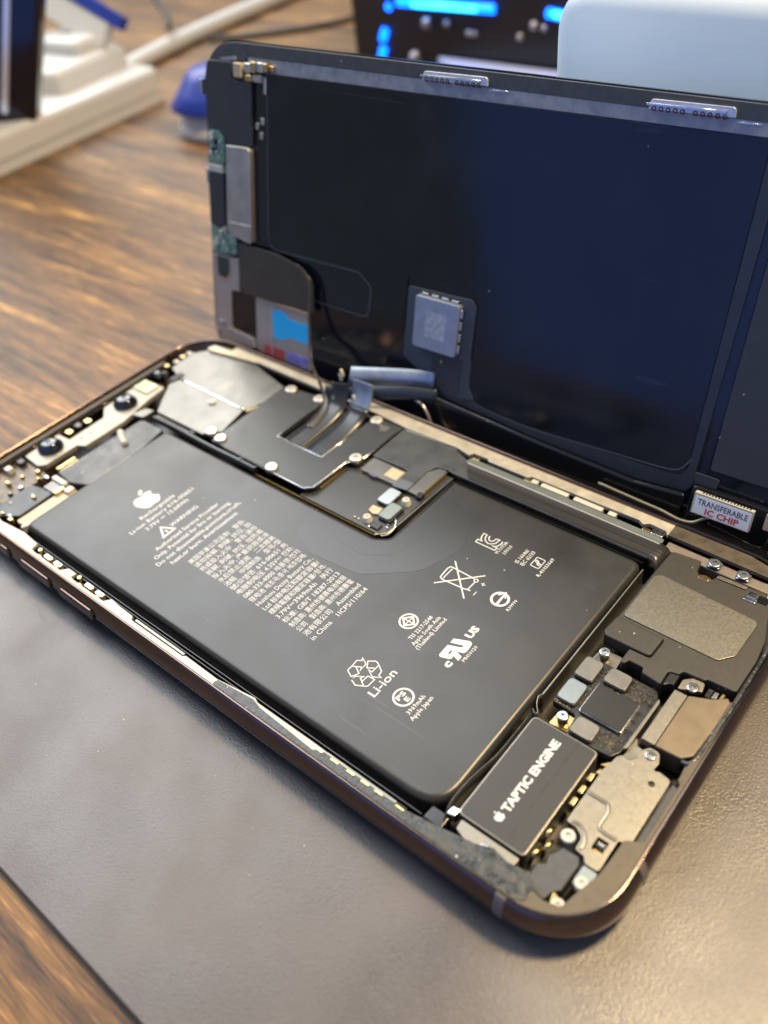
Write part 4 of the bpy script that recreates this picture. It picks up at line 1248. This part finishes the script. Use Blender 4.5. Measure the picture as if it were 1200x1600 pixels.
pr('lower_tab', SENSORK, sc_, rpoly([(129.0, 13.0), (133.8, 13.0), (133.6, 10.9), (129.4, 10.9)], 0.5), 0.1, 0.6, 0.06, xf=X)
pr('lower_block', GLOSSK, sc_, rpoly([(129.6, 10.8), (150, 11.0), (150, 3.0), (129.6, 3.0)], 0.8), 0.1, 1.5, 0.3, xf=X)
# charging-coil style connector chips on the top edge
for u0, u1, q0 in ((61.2, 75.8, 0), (106.7, 121.0, 1)):
    mg = pr('edge_clip', mat('edge_clip', (0.55, 0.57, 0.62), 0.3, 0.5, var=0.15, vs=0.8) if 'edge_clip' not in bpy.data.materials else bpy.data.materials['edge_clip'], sc_, rpoly([(u0, 71.6, .1), (u1, 71.9, .1), (u1-0.2, 73.4, .7), (u0+0.3, 73.2, .7)], 0.5), 0.2, 0.75, 0.1, xf=X)
    pr('clip_bar', BRIGHT, mg, [(u0-0.3, 72.2), (u1-1.4, 72.35), (u1-1.4, 72.75), (u0-0.3, 72.6)], 0.7, 1.1, 0.08, xf=X)
    for k_ in range(10):
        uu = u0+1.0+k_*1.2+(0.9 if k_ > 4 else 0)
        mm = MB(X)
        mm.prism(circ(uu, 71.85, 0.42, 14), 0.2, 0.85, 0.05, [circ(uu, 71.85, 0.22, 10)])
        obj('clip_hole', mm, mat('rust_ring', (0.16, 0.085, 0.06), 0.45, 0.4) if 'rust_ring' not in bpy.data.materials else bpy.data.materials['rust_ring'], mg)
    pr('glint_bar', BRIGHT, sc_, [(u1+0.3, 71.2), (u1+4.2, 71.3), (u1+4.2, 71.55), (u1+0.3, 71.45)], 0.2, 0.45, 0.05, xf=X)
# identification chip on its flex
pr('chip_flex', mat('chip_flex', (0.050, 0.062, 0.080), 0.4, 0.0, var=0.1, vs=0.4), sc_, rpoly([(61.5, 32.4, .8), (77.6, 33.0, 1.0), (78.7, 31.6, .6), (78.6, 21.0, .3), (79.0, 14.4, 1.5), (80.6, 12.0, .5), (76.4, 11.2, .5), (69.2, 12.2, 1.0), (66.0, 14.6, 1.0), (61.5, 16.8, .6)], 0.5), 0.1, 0.62, 0.05, xf=X)
pr('flex_patch', SENSORK, sc_, rpoly([(68.9, 20.6), (76.9, 20.4), (76.6, 11.6), (72.8, 11.5), (69.4, 12.6)], 0.2), 0.5, 0.72, 0.04, xf=X)
pr('gold_pad', GOLD, sc_, circ(71.6, 18.2, 0.3, 10), 0.6, 0.78, xf=X)
ic = pr('touch_chip', mat('chip_lid', (0.36, 0.41, 0.50), 0.38, 0.6, var=0.12, vs=0.5), sc_, rect(64.6, 20.5, 75.5, 31.5, 0.5), 0.6, 2.1, 0.12, xf=X)  # lid tinted blue, its bluish reflection put into the colour
pr('etched_square', mat('etched', (0.46, 0.50, 0.57), 0.55, 0.5, var=0.25, vs=1.0), ic, rect(67.6, 23.2, 72.6, 28.8, 0.1), 2.0, 2.115, xf=X)
for k_ in range(4):
    pr('chip_pin', BRIGHT, ic, rect(75.55, 21.4+k_*2.5, 76.2, 23.2+k_*2.5, 0.2), 0.6, 1.5, 0.1, xf=X)
    pr('chip_pin', BRIGHT, ic, rect(65.6+k_*2.5, 31.55, 67.4+k_*2.5, 32.2, 0.2), 0.6, 1.5, 0.1, xf=X)
# sensor and earpiece assembly along the left edge
sa = pr('sensor_flex', SENSORK, sc_, rpoly([(9.6, 70.4, .6), (9.8, 67.0, .2), (15.9, 66.6, .3), (15.7, 53.9, .2), (7.8, 53.4, .2), (4.0, 56.6, .8), (1.2, 57, .5), (0.9, 66.0, .5), (2.0, 70.2, 1.2)], 0.4), 0.2, 1.1, 0.12, xf=X)
pr('edge_hook', BRIGHT, sa, rect(-0.9, 63.0, -0.3, 66.0, 0.2), 0.3, 0.9, 0.1, xf=X)
pr('hook_arm', SENSORK, sa, rect(-0.3, 62.9, 1.2, 66.1, 0.2), 0.3, 0.8, 0.1, xf=X)
pr('grey_patch', DSTRIP, sa, rpoly([(4.8, 70.7), (10.6, 71.6), (10.8, 70.7), (6.6, 70.4)], 0.3), 0.2, 0.5, 0.03, xf=X)
pr('ear_speaker', EARPIECE, sc_, rpoly([(8.0, 53.2, .5), (15.6, 53.5, 1.2), (15.7, 32.4, .3), (7.6, 34.0, .5)], 0.5), 0.3, 1.9, 0.25, xf=X)
pr('speaker_step', EARPIECE, sc_, rpoly([(8.4, 36.2), (15.5, 36.4), (15.6, 32.2), (9.2, 33.2)], 0.3), 1.6, 2.05, 0.1, xf=X)
pr('edge_block', SENSORK, sc_, rpoly([(1.0, 46.4), (6.2, 46.4), (6.4, 34.2), (1.2, 34.4)], 0.4), 0.3, 1.3, 0.15, xf=X)
pr('light_block', WHITEP, sc_, rect(1.2, 46.6, 6.3, 48.2, 0.3), 0.3, 1.4, 0.15, xf=X)
pr('edge_clip_small', BRIGHT, sc_, rect(-0.4, 43.4, 0.4, 47.0, 0.2), -0.2, 0.6, 0.1, xf=X)
gb = pr('green_board', GREENP, sc_, rpoly([(1.3, 55.5), (6.4, 56), (6.3, 48.3), (1.2, 48.3)], 0.5), 0.3, 0.9, 0.12, xf=X)
gb2 = pr('green_board', GREENP, sc_, rpoly([(1.3, 34.2), (9.6, 33.4), (9.8, 28.2), (1.2, 27.4)], 0.5), 0.3, 1.0, 0.12, xf=X)
rnd = random.Random(5)
for k_ in range(9):
    for g_, v0 in ((gb, 49.0), (gb2, 28.2)):
        uu, vv = rnd.uniform(1.6, 5.0 if g_ is gb else 8.0), v0+rnd.uniform(0, 5.0)
        pr('component', rnd.choice((BRIGHT, WHITEP, GREENP, STEELB, PCB)), g_, rect(uu, vv, uu+rnd.uniform(.6, 1.3), vv+rnd.uniform(.8, 1.8), 0.15), 0.8, rnd.uniform(1.2, 1.7), 0.12, xf=X)
pl = pr('camera_plate', BEIGE, sc_, rpoly([(1.6, 27.2, .3), (10.8, 27.4, .3), (10.4, 19.4, .3), (7.6, 19.2, .3), (7.2, 9.2, .6), (15.4, 8.4, .3), (15.6, 5.8, .3), (3.0, 5.2, 1.5), (1.6, 8.5, .8)], 0.4), 0.3, 1.1, 0.12, xf=X)
pr('camera_hole', LENS, pl, rpoly([(2.8, 27.0, .2), (7.4, 27.2, .2), (7.5, 23.4, 1.4), (6.0, 21.8, 1.2), (3.0, 22.2, 1.0)], 0.8), 0.9, 1.14, xf=X)
m = MB(X)
m.stroke([p_[:2] for p_ in smooth_path([(7.6, 27, 0), (7.6, 23.6, 0), (6.2, 21.7, 0), (4.4, 21.4, 0), (2.6, 22.0, 0)], 5)], 0.5, 1.2, False)
obj('hole_rim', m, BRIGHT, pl)
for uu, vv in ((3.4, 10.2), (4.6, 10.4), (6.8, 8.9), (2.8, 7.8), (15.8, 6.6)):
    pr('rivet', BRIGHT, pl, circ(uu, vv, 0.5, 10), 1.0, 1.4, 0.15, xf=X)
pr('dark_window', mat('brown_window', (0.022, 0.018, 0.020), 0.2), sc_, rect(7.4, 9.0, 15.2, 19.0, 0.4), 0.1, 0.6, xf=X)
cdp = pr('beige_card', BEIGE, sc_, rpoly([(15.8, 19.2, .2), (33.2, 19.3, .2), (34.0, 5.0, .2), (16.0, 5.6, .2)], 0.2), 0.2, 0.8, 0.06, xf=X)
pr('cyan_sticker', CYAN, cdp, rpoly([(21.4, 17.6, .8), (25.0, 17.9, .8), (27.6, 16.4, .8), (33.1, 16.6, .3), (33.3, 11.7, .3), (27.0, 11.9, .6), (25.2, 10.6, .6), (22.0, 10.6, .6)], 0.5), 0.7, 0.86, 0.03, xf=X)
pr('red_print', REDP, cdp, rect(18.7, 5.6, 25.6, 8.2, 0.3), 0.7, 0.86, 0.03, xf=X)
pr('violet_print', PURP, cdp, rect(26.5, 5.4, 33.7, 8.2, 0.3), 0.7, 0.86, 0.03, xf=X)
m = MB(X)
m.stroke([(21.6, 5.6), (21.5, 18.6)], 0.35, 0.95, False)
obj('card_seam', m, WHITEP, cdp)
# gold contact cluster in the upper corner
for (u0, v0, u1, v1, mt_, hh) in ((10.6, 67.4, 13.1, 70.4, TANLABEL, 1.5), (13.6, 68.6, 15.6, 70.6, BRIGHT, 1.2), (15.9, 68.8, 17.6, 71.0, GOLD, 1.6), (17.7, 69.0, 19.6, 71.0, BRIGHT, 1.4), (16.4, 67.0, 19.2, 68.5, BEIGE, 1.3), (13.8, 66.9, 16.0, 68.3, GOLD, 1.2), (19.8, 69.2, 21.2, 71.0, GOLD, 1.7), (20.4, 69.4, 22.4, 70.6, GOLD, 0.9)):
    pr('contact_block', mt_, sc_, rect(u0, v0, u1, v1, 0.4), 0.2, hh, 0.3, xf=X)
pr('glint_bar', BRIGHT, sc_, rect(19.3, 64.8, 20.1, 68.2, 0.2), 0.3, 0.8, 0.12, xf=X)
pr('dark_gap', GLOSSK, sc_, rect(16.0, 33.0, 19.6, 66.2, 0.5), 0.1, 0.3, 0.05, xf=X)
for (uu, vv) in ((16.6, 57.5), (18.2, 58.6), (17.8, 55.6)):
    pr('component', EARPIECE, sc_, rect(uu, vv, uu+0.9, vv+1.4, 0.2), 0.2, 0.7, 0.1, xf=X)

# flat cables from the screen to the board
BROWNFLEX = mat('brown_flex', (0.050, 0.046, 0.042), 0.28, 0.0, var=0.15, vs=0.2)
pr('sensor_cable', BROWNFLEX, sc_, rpoly([(10.8, 31.6, .5), (23.4, 31.5, 3), (31.8, 30.0, 4), (35.2, 27.2, 3), (35.6, 20.2, .4), (22.4, 19.6, .3), (11.0, 19.6, .4)], 0.5, 6), 1.3, 1.55, 0.05, xf=X)
A_ = smooth_path([dp(30.5, 30.6, 1.6), dp(33.8, 28.9, 1.9), dp(35.4, 26.0, 2.4), dp(36.0, 20.5, 3.2), dp(38.2, 14.0, 5.0), (43.0, 75.0, 12.0), (47.0, 73.2, 8.6), (52.5, 69.0, 6.6), (53.5, 62, 5.9)], 6)
B_ = smooth_path([dp(29.9, 30.0, 1.6), dp(33.0, 28.3, 1.9), dp(34.6, 25.7, 2.3), dp(35.1, 20.3, 3.0), dp(37.0, 13.6, 4.6), (41.4, 75.6, 11.4), (44.8, 74.0, 8.4), (50.0, 69.4, 6.6), (51.2, 62, 5.8)], 6)
obj('sensor_cable', MB().loft(A_, B_, 2), BROWNFLEX, sc_, solid=0.08)
# wide shiny display cable: leaves the chip flex sideways, folds, and runs down into the window
t0 = [dp(70.5, 15.4, .9), dp(66, 15.2, 2.2), dp(60, 14.4, 4.2), dp(54, 13.4, 6.0), dp(51.6, 13.0, 6.6)]
t1 = [dp(70.5, 11.6, 1.2), dp(66, 11.4, 2.8), dp(60, 10.2, 4.9), dp(54, 8.9, 6.8), dp(51.6, 8.4, 7.4)]
obj('display_cable', MB().loft(smooth_path(t0, 5), smooth_path(t1, 5), 2), FLEXB, sc_, solid=0.07)
t0 = [dp(72, 12.0, 1.6), dp(66, 11.9, 4.4), dp(58, 10.4, 7.6), dp(52, 9.0, 9.6), dp(47.4, 8.4, 10.4)]
t1 = [dp(72, 9.0, 2.0), dp(66, 9.0, 5.0), dp(58, 7.4, 8.2), dp(52, 6.2, 10.0), dp(47.4, 6.0, 10.6)]
obj('display_cable', MB().loft(smooth_path(t0, 5), smooth_path(t1, 5), 2), mat('dark_navy_flex', (0.030, 0.040, 0.062), 0.3, 0.2), sc_, solid=0.07)
q0 = smooth_path([(56.6, 73.6, 13.6), (56.7, 73.0, 11.0), (56.9, 71.6, 8.6), (57.0, 69.4, 6.8), (57.1, 65.0, 6.0), (57.2, 58.5, 5.8), (57.2, 56.3, 5.75)], 5)
q1 = smooth_path([(62.4, 73.9, 13.6), (62.4, 73.2, 11.0), (62.4, 71.8, 8.6), (62.4, 69.4, 6.8), (62.4, 65.0, 6.0), (62.4, 58.5, 5.8), (62.4, 56.3, 5.75)], 5)
obj('display_cable', MB().loft(q0[:12], q1[:12], 3), FLEXB, sc_, solid=0.07)
RIBBON = mat('ribbon_dark', (0.034, 0.038, 0.046), 0.28, 0.2, var=0.2, vs=0.3)
obj('display_cable', MB().loft(q0[11:], q1[11:], 3), RIBBON, sc_, solid=0.06)
t0 = [(50.6, 72.6, 11.0), (50.8, 71.8, 8.8), (50.9, 70.0, 6.9), (51.0, 66.0, 6.1), (51.0, 59.5, 5.75), (51.0, 56.4, 5.7)]
t1 = [(56.0, 72.9, 12.4), (56.1, 72.0, 9.4), (56.2, 70.3, 7.2), (56.3, 66.0, 6.1), (56.3, 59.5, 5.75), (56.3, 56.4, 5.7)]
obj('display_cable', MB().loft(smooth_path(t0, 5), smooth_path(t1, 5), 3), RIBBON, sc_, solid=0.06)
for (x, y, z) in ((50.4, 73.2, 10.5), (51.0, 72.4, 9.2), (51.8, 71.6, 8.0), (57.2, 72.6, 9.8), (52.8, 73.6, 13.5), (53.2, 73.8, 14.6)):
    obj('gold_contact', MB().tube([(x, y, z), (x+0.5, y-0.2, z-0.5), (x+0.9, y-0.5, z-1.3)], 0.36, 7, 3), mat('soft_gold', (0.70, 0.62, 0.44), 0.35, 0.7) if 'soft_gold' not in bpy.data.materials else bpy.data.materials['soft_gold'], sc_)
# bright edge of the bottom flex, and the lead to the transferable chip
obj('flex_edge', MB().tube([dp(63.0, 8.6, 2.0), dp(66.5, 8.6, 2.6), dp(69.2, 8.2, 3.0), dp(71.0, 6.6, 3.2), dp(72.4, 4.2, 3.0), dp(75.0, 2.6, 2.6), dp(78, 2.0, 2.0)], 0.32, 8), mat('copper_edge', (0.62, 0.52, 0.42), 0.3, 0.8), sc_)
obj('chip_lead', MB().tube([dp(112, 4.8, 2.2), dp(121.3, 4.4, 2.6), dp(125.2, 4.3, 2.8), dp(129, 3.9, 3.0), dp(131.6, 4.3, 3.0), dp(133.3, 5.6, 2.6), dp(135.3, 6.4, 1.8)], 0.28, 8), mat('olive_lead', (0.30, 0.29, 0.24), 0.35, 0.4), sc_)
obj('chip_lead', MB().tube([dp(134, 4.6, 1.8), dp(139, 4.1, 2.0), dp(143.0, 3.6, 2.0), dp(144.6, 4.6, 2.0), dp(144.6, 9.5, 1.8)], 0.22, 8), GLOSSK, sc_)
tc_ = pr('transferable_chip', ICB, sc_, rect(130.7, 6.2, 141.5, 10.5, 0.15), 2.1, 3.0, 0.1, xf=X)
pr('label', LABELW, tc_, rect(131.0, 6.4, 141.3, 10.0, 0.05), 2.95, 3.03, xf=X)
text('printed_text', 'TRANSFERABLE', NAVY, tc_, lambda a, b: dp(131.6+a, 8.35+b, 3.05), 9.2, 1.15, bold=0.01)
text('printed_text', 'IC CHIP', RED, tc_, lambda a, b: dp(133.3+a, 6.75+b, 3.05), 6.2, 1.2, bold=0.03)
for k_ in range(16):
    pr('chip_pin', BRIGHT, tc_, [(132.0+k_*0.57, 10.52), (132.3+k_*0.57, 10.52), (132.3+k_*0.57, 10.7), (132.0+k_*0.57, 10.7)], 2.1, 2.8, xf=X)
pr('copper_pad', TANLABEL, sc_, rect(143.4, 7.4, 145.4, 10.6, 0.3), 1.4, 2.2, 0.1, xf=X)
pr('white_contact', WHITEP, sc_, rect(145.6, 3.2, 150, 4.6, 0.3), 1.4, 2.4, 0.15, xf=X)

# ------------------------------------------------------------------ things behind
# frosted container that the screen leans on
ct = thing('plastic_container', 'frosted white plastic container with rounded shoulder standing behind the phone screen', 'container', (130, 120, -2.2))
m = MB(lambda a, b, c: (a, 148-c, b))
fr = rpoly([(84.6, -2.2, 3), (174, -2.2, 3), (174, 83.6, 8), (84.6, 83.6, 8)], 4, 10)
m.prism(fr, 0, 41.5, 3.5, steps=6, bottom=True)
obj('body', m, FROST, ct)
pr('lid', LIDC, ct, rpoly([(103, 113), (170, 113), (170, 144), (103, 144)], 8, 6), 83.4, 90, 1.0)

# white stand base far left
wb = thing('stand_base', 'long white plastic stand base at the upper left, out of focus', 'stand', (-215, 150, -2.2))
pr('foot', WHITEB, wb, rpoly([(-176, 40, 4), (-194, 222, 5), (-262, 222, 8), (-252, 40, 4)], 4, 5), -2.2, 12.5, 2.5)
pr('foot_groove_shade', mat('shadow_grey_plastic', (0.42, 0.40, 0.40), 0.5), wb, [(-175.6, 42), (-193.4, 218), (-193.9, 218), (-176.1, 42)], 2.5, 3.4)  # thin grey strip on the side face, painting a groove's shade
hb = pr('hinge_block', WHITEB, wb, rpoly([(-203, 176, 4), (-211, 219, 4), (-252, 219, 6), (-256, 166, 8), (-236, 160, 6)], 4, 5), 12, 22, 4)
pr('hinge_cap', WHITEB, hb, rpoly([(-212, 194, 4), (-217, 217, 4), (-246, 217, 6), (-246, 190, 6)], 4, 5), 21, 28, 3)


def pix(px, py, y):
    a, b = (px-600)/FPX, (py-800)/FPX
    d = [a*RX[i]+b*RY[i]+RZ[i] for i in range(3)]
    t = (y-CAM[1])/d[1]
    return (CAM[0]+t*d[0], y, CAM[2]+t*d[2])


def slab(a, b, side, w, t):
    a, b, side = Vector(a), Vector(b), Vector(side).normalized()
    d = (b-a).normalized()
    n = d.cross(side).normalized()
    side = n.cross(d)
    m = MB()
    vs = []
    for q_ in (a, b):
        for s, k in ((-1, -1), (1, -1), (1, 1), (-1, 1)):
            vs.append(tuple(q_+side*(s*w/2)+n*(k*t/2)))
    i = m.add(vs)
    for f in ((0, 1, 2, 3), (7, 6, 5, 4), (0, 4, 5, 1), (1, 5, 6, 2), (2, 6, 7, 3), (3, 7, 4, 0)):
        m.face([i+k for k in f])
    return m


arm = thing('folding_arm', 'white flat arm with a royal blue edge rising from the white stand base', 'arm', (-230, 210, 28))
obj('bar', slab(pix(170, 52, 212), pix(15, -45, 206), (0.45, 0.55, 0.7), 16, 5), WHITEB, arm)
obj('edge_strip', slab(pix(193, 38, 216), pix(55, -48, 210), (0.45, 0.55, 0.7), 5.5, 5), BLUEP, arm)
dpn = thing('standing_phone', 'dark glossy slab with a polished steel edge standing at the left edge of the picture', 'phone', (-215, 145, 12.5))
fa = Vector(bp(-30, 190, 12.5))
fb = Vector(pix(-30, -110, fa.y+18))
fup = (fb-fa).normalized()
fsd = Vector((RX[0], RX[1], 0)).normalized()
fnn = fsd.cross(fup).normalized()
fsd = fup.cross(fnn)
fxf = lambda a, b, c: tuple(fa+fsd*a+fup*b+fnn*c)
m = MB(fxf)
m.prism(rpoly([(-24, 0.3, 9), (23, 0.3, 9), (23, 120, 6), (-24, 120, 6)], 8, 8), -4, 4, 1.8, steps=4, bottom=True)
obj('body', m, DARKGL, dpn)
m = MB(fxf)
m.prism(rpoly([(9.5, 8, .8), (12, 8, .8), (12, 118, .8), (9.5, 118, .8)], 0.8, 4), 3.9, 4.6, 0.3)
obj('steel_edge', m, mat('mirror_steel', (0.75, 0.8, 0.85), 0.15, 0.6), dpn)
rl = thing('cable_duct', 'white round rail running along the table behind the white stand base', 'rail', (-262, 330, -2.2))
obj('rail', MB().tube([(-240, 226, 2.2), (-258, 290, 2.2), (-274, 400, 2.2), (-300, 640, 2.2)], 4.4, 14, 4), WHITEB, rl)
cb_ = thing('black_cable', 'thin black cable hanging down onto the white rail', 'cable', (-262, 300, 6))
obj('wire', MB().tube([(-252, 276, 10.5), (-262, 284, 13), (-280, 292, 20), (-300, 292, 42), (-310, 280, 80)], 1.6, 8), CABLE, cb_)
cb_ = thing('black_cable', 'thin dark cable lying on the table beside the blue-lit box', 'cable', (-190, 360, -2.2))
obj('wire', MB().tube([(-250, 300, -0.6), (-215, 330, -0.6), (-190, 372, -0.6), (-170, 420, -0.6), (-160, 520, -0.6)], 1.6, 8), CABLE, cb_)
# blue and white hand tool beside the screen
bt = thing('suction_tool', 'blue topped white plastic tool standing on the table just left of the phone screen', 'tool', (-140, 200, -2.2))
m = MB()
m.lathe(-136, 207, [(18.0, -2.2), (19.4, -0.8), (18.6, 2), (15.5, 7), (14, 10)], 36)
obj('base', m, WHITEB, bt)
m = MB()
m.lathe(-136, 207, [(13.5, 8.5), (20.5, 8.6), (20.8, 9.6), (16.5, 14.5), (12.5, 19.5), (10, 22), (4, 22.6)], 36)
cap_ = obj('cap', m, BLUEP, bt)
# dark box with blue lights
pc = thing('computer_box', 'dark computer box with glowing blue light strips behind the screen', 'computer', (-60, 350, -2.2))
m = MB()
m.prism(rpoly([(-146, 304, 2), (60, 304, 2), (60, 460, 3), (-146, 460, 3)], 3, 4), -2.2, 46, 2.0)
obj('case', m, PCK, pc)
ty = thing('plastic_tray', 'pale lilac plastic tray in front of the dark computer box', 'tray', (-40, 285, -2.2))
obj('body', MB().prism(rpoly([(-96, 302, 2), (20, 302, 2), (20, 262, 3), (-52, 276, 3)], 3, 4), -2.2, 5.0, 0.8), TRAY, ty)


def led(p0, p1, r, m_):
    return obj('light_strip', MB().tube([p0, p1], r, 10, 1), m_, pc)


led(pix(622, 2, 303.4), pix(772, 14, 303.4), 1.9, LED)
led(pix(645, 6, 301.8), pix(745, 14, 301.8), 1.3, LEDC)
led(pix(598, 62, 303.1), pix(602, 46, 303.1), 1.7, LED)
led(pix(596, 90, 303.1), pix(600, 74, 303.1), 1.7, LED)
led(pix(606, 12, 303.4), pix(609, 9, 303.4), 1.6, LED)
led(pix(856, 20, 303.1), pix(885, 26, 303.1), 1.9, LED)
led(pix(866, 22, 301.8), pix(885, 26, 301.8), 1.3, LEDC)
led(pix(628, 0, 303.4), pix(630, 8, 303.4), 2.0, LED)
for (px_, py_, r_) in ((668, 36, 2.6), (699, 37, 1.6), (733, 52, 1.4), (742, 53, 1.2), (835, 40, 1.8), (851, 44, 1.4), (813, 58, 1.5), (650, 90, 3.0)):
    p_ = pix(px_, py_, 303)
    obj('component', MB().tube([(p_[0]-r_*.6, p_[1], p_[2]), (p_[0]+r_*.6, p_[1], p_[2])], r_, 8, 1), EARPIECE, pc)
